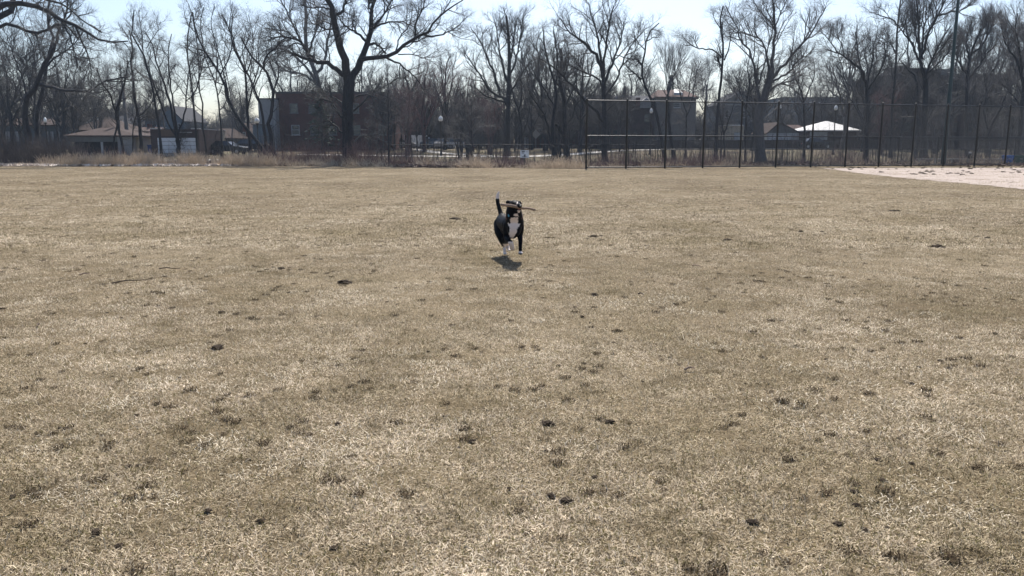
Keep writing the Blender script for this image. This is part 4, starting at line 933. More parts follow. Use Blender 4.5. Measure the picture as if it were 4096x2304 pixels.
hand_tree('thin dark tree just right of the oak trunk', 79, 3, [
 (12, 4, [(1012, N_), (1012, 1150), (1000, 1000), (980, 900), (945, 820), (920, 700)]), (7, 2, [(1015, 1110), (1050, 1020), (1070, 930), (1080, 800)]), (6, 2, [(985, 910), (1010, 780), (1000, 640)])], seed=21, dens=.6)
hand_tree('dark tree leaning left over the diamond sign', 77, 3, [
 (17, 5, [(1272, N_), (1265, 1150), (1265, 1000), (1285, 850), (1285, 700), (1240, 560), (1200, 400), (1190, 250)]),
 (10, 3, [(1255, 1200), (1225, 1050), (1180, 930), (1110, 830), (1060, 740)]), (9, 3, [(1285, 700), (1310, 540), (1290, 380), (1270, 260)]), (8, 3, [(1280, 880), (1210, 760), (1130, 640), (1080, 520)]), (8, 3, [(1285, 780), (1370, 620), (1400, 460), (1380, 330)])], seed=22, dens=.9)
hand_tree('stout trunk with a sawn off limb stub left of the tall fence', 79, 3, [
 (24, 10, [(1390, N_), (1370, 1180), (1362, 1050), (1360, 850), (1320, 680), (1340, 520), (1330, 400)]), (15, 13, [(1368, 1150), (1330, 1080), (1290, 1030)]), (9, 3, [(1360, 900), (1420, 760), (1470, 600), (1480, 460)]), (8, 2, [(1345, 760), (1270, 640), (1220, 520)])], seed=23, dens=.8)
hand_tree('large spreading tree behind the first bay of the tall fence', 74, 3, [
 (24, 14, [(1700, N_), (1692, 1100), (1690, 800), (1683, 640)]), (17, 3, [(1683, 640), (1660, 520), (1630, 460), (1570, 400), (1500, 330), (1400, 260), (1330, 150)]),
 (12, 3, [(1680, 600), (1660, 450), (1640, 300), (1590, 150), (1560, 20)]), (12, 3, [(1690, 700), (1760, 520), (1830, 330), (1850, 180)]), (10, 3, [(1690, 760), (1640, 650), (1500, 590), (1360, 520)]),
 (11, 4, [(1684, 620), (1700, 400), (1730, 200), (1770, 50)]), (10, 3, [(1692, 800), (1800, 640), (1880, 430), (1960, 320), (2040, 230)]),
 (15, 4, [(1690, 1010), (1640, 930), (1560, 860), (1450, 740), (1330, 610), (1250, 540), (1150, 480)])], seed=24, dens=1.1, ang=(25, 58), up=.1)
hand_tree('broken topped tree with short snapped stub before the tall grey house', 78, 4, [
 (16, 4, [(540, N_), (480, 980), (425, 830), (380, 730), (350, 660), (350, 550), (375, 420), (385, 330), (430, 240), (490, 190)]),
 (9, 7, [(350, 555), (325, 515), (300, 490)]), (8, 3, [(345, 660), (280, 600), (222, 550), (215, 500)]), (5, 2, [(375, 420), (300, 330), (280, 250)]), (5, 2, [(390, 340), (440, 310), (490, 305)])], seed=25, dens=.6)
hand_tree('low stump like trunk with a fan of thin upright shoots', 80, 4, [
 (17, 8, [(608, N_), (595, 1200), (572, 1000), (560, 780)])] + [(3.5, 1, [(562, 800), (560 + d * .3, 650), (560 + d * .75, 500), (560 + d, 400 + abs(d) * .2)]) for d in (-50, -20, 10, 45, 80, 115, 150, 175)], seed=26, dens=.7, up=.2, ang=(12, 30), tw='twig_pale', limbs=False)
hand_tree('slim tree forking before the plain grey house wall', 82, 4, [
 (10, 5, [(705, N_), (715, 1100), (716, 950)]), (6, 2, [(716, 950), (690, 850), (660, 770), (640, 640)]), (7, 2, [(716, 960), (760, 830), (800, 600), (840, 500)]), (5, 2, [(740, 860), (740, 700), (770, 560)])], seed=27, dens=.9, tw='twig_pale')
hand_tree('tall dark tree with one long bare limb reaching left', 68, 4, [
 (16, 5, [(960, N_), (958, 1200), (972, 950), (998, 700), (1012, 500), (1020, 330), (990, 200), (1020, 50)]),
 (7, 3, [(1005, 480), (970, 440), (930, 412), (880, 405), (820, 400), (760, 378), (700, 373)]), (4, 1, [(780, 385), (730, 350), (690, 305), (640, 270)]), (6, 2, [(1030, 500), (1070, 380), (1090, 280), (1150, 210)]),
 (6, 5, [(1003, 550), (990, 520), (975, 500)]), (4, 1, [(1000, 240), (950, 160), (925, 90)])], seed=28, dens=.55, base=.55)
hand_tree('great vase shaped tree with pale wide crown over the brown roofed garage', 72, 4, [
 (44, 26, [(1335, N_), (1320, 1180), (1315, 950), (1350, 820), (1400, 700), (1418, 560)]),
 (15, 5, [(1418, 600), (1432, 450), (1450, 240), (1440, 100), (1430, -60)]), (14, 3, [(1422, 650), (1510, 560), (1610, 430), (1700, 340), (1790, 200), (1870, 60)]), (10, 3, [(1400, 560), (1370, 420), (1330, 330), (1250, 290), (1170, 270), (1100, 262)]),
 (14, 3, [(1325, 900), (1300, 650), (1240, 440), (1160, 330), (1150, 250), (1090, 150), (1040, 50)]), (10, 3, [(1425, 680), (1560, 600), (1640, 500), (1760, 430)]), (6, 2, [(1450, 240), (1380, 150), (1300, 60), (1260, -20)]), (6, 2, [(1450, 230), (1500, 100), (1560, -30)]),
 (8, 2, [(1310, 700), (1370, 500), (1400, 300), (1360, 120)]), (10, 3, [(1370, 780), (1480, 700), (1600, 660), (1700, 600)])], seed=29, dens=1.15, tw='twig_pale', bark_='bark_grey', ang=(25, 58), up=.08)
hand_tree('low dark twin stems right of the long limbed tree', 77, 4, [
 (9, 3, [(1030, N_), (1028, 1150), (1005, 1000), (985, 900), (960, 800)]), (7, 2, [(1028, 1130), (1050, 1040), (1080, 960), (1110, 850)]), (6, 2, [(995, N_), (1000, 1200), (1015, 1050), (1020, 900)])], seed=30, dens=.8)
hand_tree('thin straight trunk left of the vase shaped tree', 73, 4, [(10, 3, [(1205, N_), (1205, 1050), (1212, 850), (1235, 700), (1220, 560)]), (5, 2, [(1210, 880), (1160, 760), (1120, 640)]), (5, 2, [(1215, 820), (1270, 700), (1280, 580)])], seed=31, dens=.9)
hand_tree('slim tree between the brown and white roofed garages', 79, 4, [
 (11, 4, [(1690, N_), (1692, 1000), (1680, 800), (1640, 700), (1600, 590), (1580, 480)]), (6, 2, [(1685, 850), (1740, 720), (1780, 600), (1760, 480)]), (6, 2, [(1640, 700), (1650, 560), (1630, 440)])], seed=32, dens=1.)
hand_tree('tree with twin bare limbs arching left above the fence', 73, 5, [
 (20, 10, [(505, N_), (505, 1100), (510, 850), (508, 650)]), (13, 3, [(508, 660), (490, 580), (440, 510), (350, 440), (270, 400), (205, 378)]), (5, 2, [(300, 415), (240, 330), (190, 270), (150, 235)]), (5, 2, [(335, 430), (320, 340), (285, 280), (285, 190)]),
 (9, 3, [(508, 660), (545, 500), (560, 380), (590, 250)]), (8, 3, [(505, 700), (600, 560), (650, 440), (640, 320)]), (8, 3, [(500, 640), (460, 500), (440, 360), (420, 240)])], seed=33, dens=1.1)
hand_tree('thin tall tree left of the twin trunked vase tree', 84, 5, [
 (12, 5, [(690, N_), (705, 780), (720, 600), (735, 450), (740, 300), (750, 150), (770, -20)]), (6, 2, [(745, 190), (700, 150), (640, 130), (530, 90)]), (6, 2, [(738, 420), (690, 330), (600, 280)]), (5, 2, [(745, 250), (800, 180), (830, 60)])], seed=34, dens=.9)
hand_tree('big twin trunked tree with fan of dark limbs left of the light pole', 80, 5, [
 (27, 16, [(950, N_), (942, 900), (958, 650), (930, 520)]), (17, 6, [(885, N_), (890, 900), (898, 700), (880, 600), (830, 530), (780, 480)]), (12, 4, [(930, 520), (918, 400), (900, 150), (880, -20)]), (11, 3, [(930, 520), (860, 350), (800, 270), (750, 190)]),
 (11, 3, [(930, 450), (960, 300), (1030, 160), (1080, 60), (1100, -60)]), (10, 3, [(950, 600), (1010, 450), (1080, 300), (1150, 200)]), (9, 3, [(920, 430), (870, 200), (850, 40)]), (9, 3, [(925, 450), (950, 200), (970, -20)]), (8, 3, [(955, 560), (1040, 500), (1110, 420), (1180, 360)]), (8, 3, [(1050, 120), (1150, 90), (1230, 80), (1300, 30)])], seed=35, dens=1.15, ang=(22, 50), up=.12)
hand_tree('dense upright tree just right of the light pole', 86, 5, [
 (16, 6, [(1275, N_), (1270, 900), (1270, 650), (1272, 560), (1300, 420), (1330, 330), (1380, 220)]), (9, 3, [(1272, 560), (1220, 480), (1190, 430), (1180, 330)]), (8, 3, [(1290, 450), (1270, 320), (1290, 220)]), (8, 3, [(1300, 420), (1400, 330), (1460, 200), (1480, 120)]), (8, 3, [(1310, 380), (1360, 280), (1430, 160)]), (8, 3, [(1272, 620), (1350, 520), (1420, 420), (1500, 330)])], seed=36, dens=1.4, ang=(15, 42), up=.2, tw='twig_pale')
hand_tree('dark leaning tree behind the last visible fence bay', 76, 5, [
 (16, 8, [(1430, N_), (1428, 1150), (1425, 1080), (1450, 980), (1500, 880), (1560, 750)]), (8, 3, [(1560, 750), (1640, 560), (1660, 420)]), (8, 3, [(1440, 1000), (1400, 850), (1420, 700), (1400, 560)])], seed=37, dens=.9)
hand_tree('rightmost big tree bending in from the picture edge', 72, 5, [
 (20, 8, [(1655, N_), (1668, 1050), (1690, 850), (1702, 650), (1660, 480)]), (10, 3, [(1660, 480), (1600, 380), (1560, 300), (1530, 200)]), (12, 4, [(1702, 650), (1760, 450), (1740, 250), (1760, 80)]), (10, 3, [(1695, 600), (1680, 400), (1640, 220), (1660, 100)]), (8, 3, [(1690, 820), (1600, 700), (1540, 640)]), (9, 3, [(1740, 500), (1800, 300), (1840, 100)])], seed=38, dens=1.3, ang=(20, 50), tw='twig_pale')
print('hand tris', TRI[0])

# ---------------- prototypes copied for the second row ----------------
def auto_tree(seed, H, style):
    """returns (trunk mesh, crown mesh) with the foot at the origin"""
    tr = np.random.default_rng(seed); ch = []; z0 = -.3
    if style == 'vase':
        ht = H * tr.uniform(.22, .32); ch.append(([(0, 0, z0), (tr.normal() * .1, 0, ht * .5), (tr.normal() * .2, tr.normal() * .2, ht), (tr.normal() * .5, tr.normal() * .5, H * .75), (tr.normal() * .8, tr.normal() * .8, H * .95)], (H * .02, H * .003)))
        for k in range(8):
            a = k * 2.4 + tr.uniform(-.3, .3); s_ = tr.uniform(.16, .34) * H; zt = ht * tr.uniform(.7, 1.5); ze = H * tr.uniform(.62, .98)
            ch.append(([(0, 0, zt), (math.cos(a) * s_ * .3, math.sin(a) * s_ * .3, zt + (ze - zt) * .25), (math.cos(a) * s_ * .75, math.sin(a) * s_ * .75, zt + (ze - zt) * .65), (math.cos(a) * s_, math.sin(a) * s_, ze)], (H * .010, H * .002)))
    elif style == 'slim':
        ln = tr.normal(size=4) * .05 * H; ch.append(([(0, 0, z0), (ln[0], 0, H * .3), (ln[0] + ln[1], ln[2] * .5, H * .65), (ln[0] + ln[1] + ln[2], ln[3], H)], (H * .009, H * .002)))
        for k in range(6):
            a = k * 2.4; zt = H * tr.uniform(.3, .7); s_ = tr.uniform(.08, .2) * H
            ch.append(([(ln[0] * zt / H, 0, zt), (math.cos(a) * s_ * .5 + ln[0], math.sin(a) * s_ * .5, zt + .14 * H), (math.cos(a) * s_ + ln[0], math.sin(a) * s_, min(H, zt + .34 * H))], (H * .0045, H * .0013)))
    else:  # clump
        for k in range(5):
            a = k * 1.26 + tr.uniform(-.3, .3); s_ = tr.uniform(.1, .35) * H
            ch.append(([(.15 * math.cos(a), .15 * math.sin(a), z0), (math.cos(a) * s_ * .3, math.sin(a) * s_ * .3, H * .35), (math.cos(a) * s_ * .8, math.sin(a) * s_ * .8, H * .75), (math.cos(a) * s_, math.sin(a) * s_, H * tr.uniform(.8, 1))], (H * .012, H * .002)))
    P = []; Rr = []
    for pts, r in ch:
        q, rr, L = resample(pts, r, 12); q[1:] += tr.normal(size=q[1:].shape) * min(.12, H * .008); P.append(q); Rr.append(rr)
    rr = Rr[0].copy(); rr[0] *= 1.4; V, F = tubes(P[0][None], rr[None], 8); tm = mesh_np('trunk', V, F, True)
    parts = [tubes(np.stack(P[1:]), np.stack(Rr[1:]), 6)]
    for c, r, sd_ in crown_levels(P, Rr, H, tr, 1., n1=9, n2=6, n3=5, n4=3, up=.1, ang=(22, 55), l1=.28, tw=.008): parts.append(tubes(c, r, sd_))
    V, F = merge(parts); TRI[0] += len(F) * 2; cm = mesh_np('crown', V, F); tm.materials.append(M['bark']); cm.materials.append(M['twig'])
    return tm, cm
protos = {k: auto_tree(300 + i, H, st) for i, (k, H, st) in enumerate((('v1', 14, 'vase'), ('v2', 12, 'vase'), ('s1', 13, 'slim'), ('s2', 11, 'slim'), ('c1', 9, 'clump')))}
red = {}
def place(key, u, Y, vtop, label, rz=0., mats=('bark', 'twig'), group=None, wide=1., name='bare_tree', cat='tree'):
    tm, cm = protos[key]; Hn = {'v1': 14, 'v2': 12, 's1': 13, 's2': 11, 'c1': 9}[key]; p = GX(u, Y); H = S(2048, vtop, Y).z - p.z; s_ = H / Hn
    o = empty(name, (p.x, p.y, p.z), rz, label=label, cat=cat, group=group); o.scale = (s_ * wide, s_ * wide, s_)
    a = link('trunk', tm, None, o); c = link('crown', cm, None, o)
    for ob, mk in ((a, mats[0]), (c, mats[1])):
        if mk not in ('bark', 'twig'): ob.material_slots[0].link = 'OBJECT'; ob.material_slots[0].material = M[mk]
LM = [  # key, u, Y, vtop, label, materials
 ('v1', 60, 96, 150, 'dense grey tree filling the left edge behind the teal house', 0),
 ('s1', 150, 92, 30, 'tall slim tree standing behind the twin curved trunks', 0),
 ('v2', 250, 100, 180, 'round crowned tree rising over the pyramid roofed house', 0),
 ('s1', 22, 80, 60, 'slim tree nearest the left picture edge', 0),
 ('v1', 330, 118, 270, 'grey spreading tree behind the two dormers', 2),
 ('c1', 400, 110, 330, 'low bushy tree over the hip roofed garage', 0),
 ('s2', 470, 106, 250, 'thin tree above the long brown roof', 2),
 ('v2', 560, 130, 350, 'hazy tree behind the blue grey gabled house', 2),
 ('s1', 660, 112, 190, 'upright thin tree behind the brick garage roof', 2),
 ('v2', 960, 120, 320, 'bushy grey tree behind the red gabled house', 0),
 ('v1', 1180, 124, 210, 'big tree rising behind the brick block left of the massive trunk', 0),
 ('v2', 1320, 122, 250, 'tree rising behind the middle of the brick block', 0),
 ('v1', 1450, 128, 220, 'wide tree behind the brick block right of the massive trunk', 0),
 ('v2', 1560, 104, 270, 'round tree hiding the right end of the brick block', 0),
 ('c1', 1630, 88, 330, 'reddish bushy tree right of the brick block', 1),
 ('v2', 1700, 98, 225, 'reddish round crowned tree above the white van', 1),
 ('v1', 1780, 108, 200, 'tall dull tree behind the middle lamp', 0),
 ('c1', 1840, 84, 350, 'dark thicket tree right of the middle lamp', 0),
 ('v2', 1890, 100, 280, 'rounded tree left of the broad crowned oak', 1),
 ('c1', 1960, 92, 380, 'brown bushy tree at the foot of the broad crowned oak', 1),
 ('v1', 2080, 122, 180, 'grey tree behind the pale grey utility pole', 0),
 ('v2', 2180, 104, 110, 'round crowned tree over the red brown house', 0),
 ('c1', 2230, 86, 300, 'dark bushy tree beside the sawn off stub', 0),
 ('v1', 2320, 100, 170, 'spreading tree just left of the tall fence end', 0),
 ('v2', 2520, 132, 250, 'tree behind the thin chimney', 0),
 ('s2', 2590, 130, 260, 'small thin tree left of the tall grey house roof', 2),
 ('s1', 2740, 134, 250, 'slim tree behind the skylight roof', 2),
 ('s2', 2800, 126, 240, 'thin tree touching the slim utility pole', 2),
 ('c1', 2870, 124, 340, 'low bushy tree over the beige flat roof', 2),
 ('v2', 2960, 140, 260, 'hazy tree over the olive grey gable', 2),
 ('v1', 3010, 104, 190, 'wide tree behind the vase shaped tree', 0),
 ('c1', 3110, 130, 330, 'bushy tree behind the brown roofed garage', 0),
 ('v2', 3200, 142, 280, 'tree above the far blue grey block', 2),
 ('s2', 3290, 128, 320, 'thin tree behind the bright white roof', 0),
 ('v1', 3370, 112, 140, 'bushy tree above the right slope of the white roof', 2),
 ('v2', 3450, 100, 160, 'dense tree right of the white roofed garage', 0),
 ('c1', 3520, 92, 330, 'low brown tree before the stepped brick building', 1),
 ('v1', 3600, 114, 100, 'tree over the pale gable at right', 0),
 ('c1', 3740, 94, 360, 'pale twigged tree around the light pole foot', 2),
 ('v1', 3800, 110, 110, 'wide tree between the light pole and the twin trunk', 0),
 ('v2', 3900, 104, 80, 'rounded dense tree right of the light pole', 2),
 ('c1', 3950, 90, 330, 'dark thicket tree left of the blue bin', 0),
 ('v1', 4010, 112, 120, 'dense grey tree above the blue bin', 2),
 ('v2', 4090, 98, 60, 'dense tree cut by the right picture edge', 2)]
MS = [('bark', 'twig'), ('bark_red', 'twig_red'), ('bark_grey', 'twig_pale')]
for i, (k, u, Y, vt, lab, ms) in enumerate(LM): place(k, u, Y, vt, lab, rz=i * 1.7, mats=MS[ms], wide=1.0 if k[0] != 'c' else 1.15)
# evergreen spire behind the tall grey house, and a shaggy one behind the brick block
def spruce(label, u, Y, vtop, w_, seed):
    p = GX(u, Y); H = S(2048, vtop, Y).z - p.z; o = empty('spruce_tree', (p.x, p.y, p.z), label=label, cat='tree'); tr = np.random.default_rng(seed)
    MB().lathe([(.2, -.2), (.12, H * .5), (.02, H)], n=8).build('trunk', M['bark'], o)
    V = []; F = []
    for i in range(2600):
        t = tr.uniform(.0, 1) ** .8; z = H * (.12 + .88 * t); R_ = w_ * (1 - t) * (.6 + .4 * math.sin(z * 7)) * tr.uniform(.3, 1.05) + .05; a = tr.uniform(0, 6.28); s_ = tr.uniform(.15, .35)
        c = np.array([math.cos(a) * R_, math.sin(a) * R_, z - R_ * .25]); d1 = tr.normal(size=3) * s_ * .5; d2 = np.array([math.cos(a), math.sin(a), -.3]) * s_; b0 = len(V); V += [c - d1 * .4, c + d1 * .4, c + d2 + d1 * .1, c + d2 - d1 * .1]; F.append((b0, b0 + 1, b0 + 2, b0 + 3))
    link('foliage', mesh_np('foliage', V, F), M['evergreen'], o)
spruce('small dark spruce tip showing over the tall grey house roof', 2676, 128, 300, 2.2, 5)
spruce('shaggy dark evergreen beside the massive trunk before the brick block', 1290, 100, 352, 2.6, 6)

# ---------------- scattered stuff through geometry nodes ----------------
def scatter(o, count, ufn_seed, ymin, ymax, xk, xoff, zfun, smin, smax, tilt=0.0, ypow=1.0, thin=None, x0=None, x1=None, ulim=1.0):
    """instances o's own mesh; y in [ymin, ymax], x in +-(xk*y+xoff) or [x0, x1]"""
    ng = bpy.data.node_groups.new(o.name, 'GeometryNodeTree'); ng.interface.new_socket('Geometry', in_out='INPUT', socket_type='NodeSocketGeometry'); ng.interface.new_socket('Geometry', in_out='OUTPUT', socket_type='NodeSocketGeometry')
    N = ng.nodes; Lk = ng.links; gi = N.new('NodeGroupInput'); go = N.new('NodeGroupOutput')
    def rv(a, b_, seed, t='FLOAT'):
        r = N.new('FunctionNodeRandomValue'); r.data_type = t; r.inputs['Seed'].default_value = seed
        if t == 'FLOAT': r.inputs[2].default_value = a; r.inputs[3].default_value = b_; return r.outputs[1]
        r.inputs[0].default_value = a; r.inputs[1].default_value = b_; return r.outputs[0]
    def mth(op, a, b_=None, c=None):
        q = N.new('ShaderNodeMath'); q.operation = op
        for s_, x in zip(q.inputs, (a, b_, c)):
            if x is None: continue
            if isinstance(x, (int, float)): s_.default_value = x
            else: Lk.new(x, s_)
        return q.outputs[0]
    t = rv(0, 1, ufn_seed); tp = mth('POWER', t, ypow); y = mth('MULTIPLY_ADD', tp, ymax - ymin, ymin)
    if x0 is None: xw = mth('MULTIPLY_ADD', y, xk, xoff); x = mth('MULTIPLY', rv(-1, 1, ufn_seed + 1), xw)
    else: x = rv(x0, x1, ufn_seed + 1)
    cb = N.new('ShaderNodeCombineXYZ'); Lk.new(x, cb.inputs[0]); Lk.new(y, cb.inputs[1])
    if callable(zfun): Lk.new(zfun(N, Lk, mth, y), cb.inputs[2])
    else: cb.inputs[2].default_value = zfun
    pt = N.new('GeometryNodePoints'); pt.inputs['Count'].default_value = count; Lk.new(cb.outputs[0], pt.inputs['Position']); geo = pt.outputs[0]
    if thin:
        sc_, thr = thin; ns = N.new('ShaderNodeTexNoise'); ns.inputs['Scale'].default_value = sc_; ns.inputs['Detail'].default_value = 3
        ps = N.new('GeometryNodeInputPosition'); Lk.new(ps.outputs[0], ns.inputs['Vector']); dl = N.new('GeometryNodeDeleteGeometry'); Lk.new(geo, dl.inputs[0]); Lk.new(mth('LESS_THAN', ns.outputs[0], thr), dl.inputs[1]); geo = dl.outputs[0]
    ip = N.new('GeometryNodeInstanceOnPoints'); Lk.new(geo, ip.inputs['Points']); Lk.new(gi.outputs[0], ip.inputs['Instance'])
    Lk.new(rv((-tilt, -tilt, 0), (tilt, tilt, 6.283), ufn_seed + 2, 'FLOAT_VECTOR'), ip.inputs['Rotation']); sc3 = N.new('ShaderNodeCombineXYZ'); sv = rv(smin, smax, ufn_seed + 3)
    for k in range(3): Lk.new(sv, sc3.inputs[k])
    Lk.new(sc3.outputs[0], ip.inputs['Scale']); Lk.new(ip.outputs[0], go.inputs[0])
    md = o.modifiers.new('scatter', 'NODES'); md.node_group = ng
# far woodland belt
tr = np.random.default_rng(77); P = []; Rr = []
H = 12.; chs = [([(0, 0, -.5), (.1, 0, 4), (.2, .1, 8), (.1, 0, 11.5)], (.2, .03))] + [([(0, 0, 2.5 + k * .7), (math.cos(k * 2.4) * 1.2, math.sin(k * 2.4) * 1.2, 5 + k * .5), (math.cos(k * 2.4) * 2.6, math.sin(k * 2.4) * 2.6, 8.2 + k * .5)], (.09, .02)) for k in range(6)]
for pts, r in chs: q, rr, L = resample(pts, r, 8); P.append(q); Rr.append(rr)
parts = [tubes(np.stack(P), np.stack(Rr), 5)] + [tubes(c, r * 1.5, 3) for c, r, sd_ in crown_levels(P, Rr, H, tr, 1., n1=9, n2=6, n3=5, n4=1, up=.1, l1=.3, tw=.013)[:3]]
V, F = merge(parts)
o = link('far_woodland', mesh_np('far_woodland', V, F), M['twig'], label='distant belt of bare grey woodland beyond the houses', cat='woodland', kind='stuff')
scatter(o, 430, 40, 140, 215, .72, 12, 1.05, .45, .85)
woods = o.data
o = link('far_woodland', woods, label='low thicket filling the gaps beyond the road', cat='woodland', kind='stuff')
scatter(o, 900, 52, 131, 150, .72, 12, .9, .25, .45)
o = link('far_woodland', woods, label='dense bare park wood between the massive tree and the tall fence', cat='woodland', kind='stuff')
scatter(o, 70, 44, 98, 138, 0, 0, .8, .5, .85, x0=-16, x1=14)
o = link('far_woodland', woods, label='dense bare wood around the stepped brick building at right', cat='woodland', kind='stuff')
scatter(o, 60, 48, 98, 140, 0, 0, .8, .5, .95, x0=48, x1=90)

o = link('far_woodland', woods, label='dense bare wood behind the twin curved trunks at far left', cat='woodland', kind='stuff')
scatter(o, 34, 56, 98, 126, 0, 0, .7, .5, .9, x0=-92, x1=-50)

# brush strip along the field edge
def brush(name, label, n_, cols, umin, umax, d0, d1, h0, h1, r, lean, seed, mt, clump=.0, twigs=2, K=4, wig=.12):
    tr = np.random.default_rng(seed); base = []; Hs = []
    while len(base) < n_:
        u = tr.uniform(umin, umax); d = d0 + (d1 - d0) * tr.random() ** 1.5; Y = edge_Y(u) + d
        p = GX(u, Y); cl = .7 * mnoise.noise((p.x * .17, 7, seed)) + mnoise.noise((p.x * .55, p.y * .4, seed * 3.1)) * .5 + .5
        if tr.random() < clump and cl < .5: continue
        base.append((p.x, Y, p.z - .05)); Hs.append(tr.uniform(h0, h1) * min(1.7, max(.2, .15 + 1.4 * cl)))
    B = np.array(base); Hs = np.array(Hs); d = tr.normal(size=(n_, 3)) * lean; d[:, 2] = 1; d /= np.linalg.norm(d, axis=1, keepdims=True)
    c = np.empty((n_, K, 3)); c[:, 0] = B
    for k in range(1, K): d = d + tr.normal(size=(n_, 3)) * wig; d /= np.linalg.norm(d, axis=1, keepdims=True); d[:, 2] = np.abs(d[:, 2]); c[:, k] = c[:, k - 1] + d * (Hs / (K - 1))[:, None]
    rad = np.full((n_, 1), r) * np.linspace(1, .4, K)[None]; parts = [tubes(c, rad, 3)]
    if twigs: c2, r2 = grow(c, rad, twigs, Hs * .45, r * .7, tr, (20, 60), 3, .2, .05, .3, 1.); parts.append(tubes(c2, r2, 3))
    V, F = merge(parts); TRI[0] += len(F) * 2
    return link(name, mesh_np(name, V, F), mt, label=label, cat='undergrowth', kind='stuff')
M['straw'] = mat('dry_straw', (.52, .42, .31), .8, var=.35, scale=1.1)
M['bramble'] = mat('bramble_stems', (.17, .105, .095), .8, var=.35, scale=.8)
M['brush'] = mat('brush_stems', (.09, .075, .07), .8, var=.35, scale=.8)
brush('dry_weeds', 'pale dry weed stalks along the far edge of the field', 4200, None, -100, 1150, -.5, 3.5, .4, 1.2, .013, .5, 1, M['straw'], .9)
brush('dry_weeds', 'pale dry weed stalks on the centre part of the field edge', 2400, None, 1150, 2340, -.4, 2.6, .3, .95, .012, .75, 2, M['straw'], .75)
brush('dry_weeds', 'pale dry weed stalks pushing through behind the tall fence', 1500, None, 2340, 4200, .35, 3.0, .2, .8, .010, .7, 3, M['straw'], .85)
brush('brambles', 'reddish brown bramble stems in the brush strip', 4800, None, -100, 4200, 2.2, 8, .35, 1.2, .010, .45, 4, M['bramble'], .4)
brush('brush', 'dark tangled brush behind the weeds', 4200, None, -100, 4200, 4.5, 13, .5, 1.6, .010, .35, 5, M['brush'], .45)
brush('shrubs', 'dark twiggy shrubs at the left edge of the field', 1500, None, -60, 330, 2, 7, 1.2, 2.6, .010, .3, 6, M['brush'], .3, 3)
brush('shrubs', 'reddish twiggy shrubs around the foot of the massive tree', 1500, None, 1050, 1500, 2, 8, .9, 2.0, .009, .4, 7, M['bramble'], .3, 3)
brush('saplings_far', 'thin upright saplings filling the wood behind the fences', 700, None, 900, 4200, 8, 26, 1.5, 4.2, .016, .12, 8, M['twig'], .3, 5, 5, .08)
# leaf litter at the field edge; bright sun on the pale set is coloured in
V = []; F = []; tr = np.random.default_rng(5)
for i in range(90):
    c = np.array([tr.uniform(-.5, .5), tr.uniform(-.3, .3), tr.uniform(.01, .09)]); a = tr.normal(size=3) * .05; b_ = tr.normal(size=3) * .05; a[2] *= .6; b_[2] *= .6; k = len(V); V += [c - a, c - b_, c + a, c + b_ + [0, 0, .02]]; F.append((k, k + 1, k + 2, k + 3))
for nm, lab, mt, cnt, sd_, xa, xb, ya, yb in (('leaf_litter', 'pale fallen leaves heaped along the far left field edge', mat('leaf_pale', (.62, .54, .47), .7, var=.4, scale=4), 520, 60, -46, -20, 60.6, 64.2), ('leaf_litter', 'brown fallen leaves under the brush strip', mat('leaf_brown', (.17, .115, .085), .8, var=.4, scale=4), 1500, 70, -50, 46, 61.6, 72), ('leaf_litter', 'brown fallen leaves along the centre field edge', bpy.data.materials.get('leaf_brown') or None, 500, 80, -8, 12, 57.2, 62)):
    o = link(nm, mesh_np(nm, V, F), mt or bpy.data.materials['leaf_brown'], label=lab, cat='leaf litter', kind='stuff'); scatter(o, cnt, sd_, ya, yb, 0, 0, 0.0, .7, 1.5, x0=xa, x1=xb)
# individual saplings close to the edge
sap = []
for i in range(4):
    tr = np.random.default_rng(500 + i); H = 3.2; q, r_, L = resample([(0, 0, -.1), (tr.normal() * .15, 0, 1.1), (tr.normal() * .3, tr.normal() * .3, 2.2), (tr.normal() * .45, tr.normal() * .4, H)], (.03, .008), 8)
    c1, r1 = grow(q[None], r_[None], 7, 1.1, .013, tr, (25, 60), 5, .2, .06, .25, 1.); c2, r2 = grow(c1, r1, 4, .45, .008, tr, (25, 60), 3, .2, .05)
    V0, F0 = tubes(q[None], r_[None], 6); V1, F1 = merge([tubes(c1, r1, 4), tubes(c2, r2, 3)]); a = mesh_np('stem', V0, F0, True); b_ = mesh_np('twigs', V1, F1); a.materials.append(M['bark']); b_.materials.append(M['twig']); sap.append((a, b_))
tr = np.random.default_rng(9)
for i in range(64):
    u = tr.uniform(0, 1560) if i % 4 == 0 else tr.uniform(1560, 4096); Y = edge_Y(u) + tr.uniform(2, 9); p = GX(u, Y); a, b_ = sap[i % 4]
    o = empty('sapling', (p.x, p.y, p.z), tr.uniform(0, 6.28), label='thin dark sapling with few twigs in the brush strip', cat='sapling', group='saplings in the brush strip behind the field'); s_ = tr.uniform(.55, 1.25); o.scale = (s_, s_, s_)
    link('stem', a, None, o); link('twigs', b_, None, o)
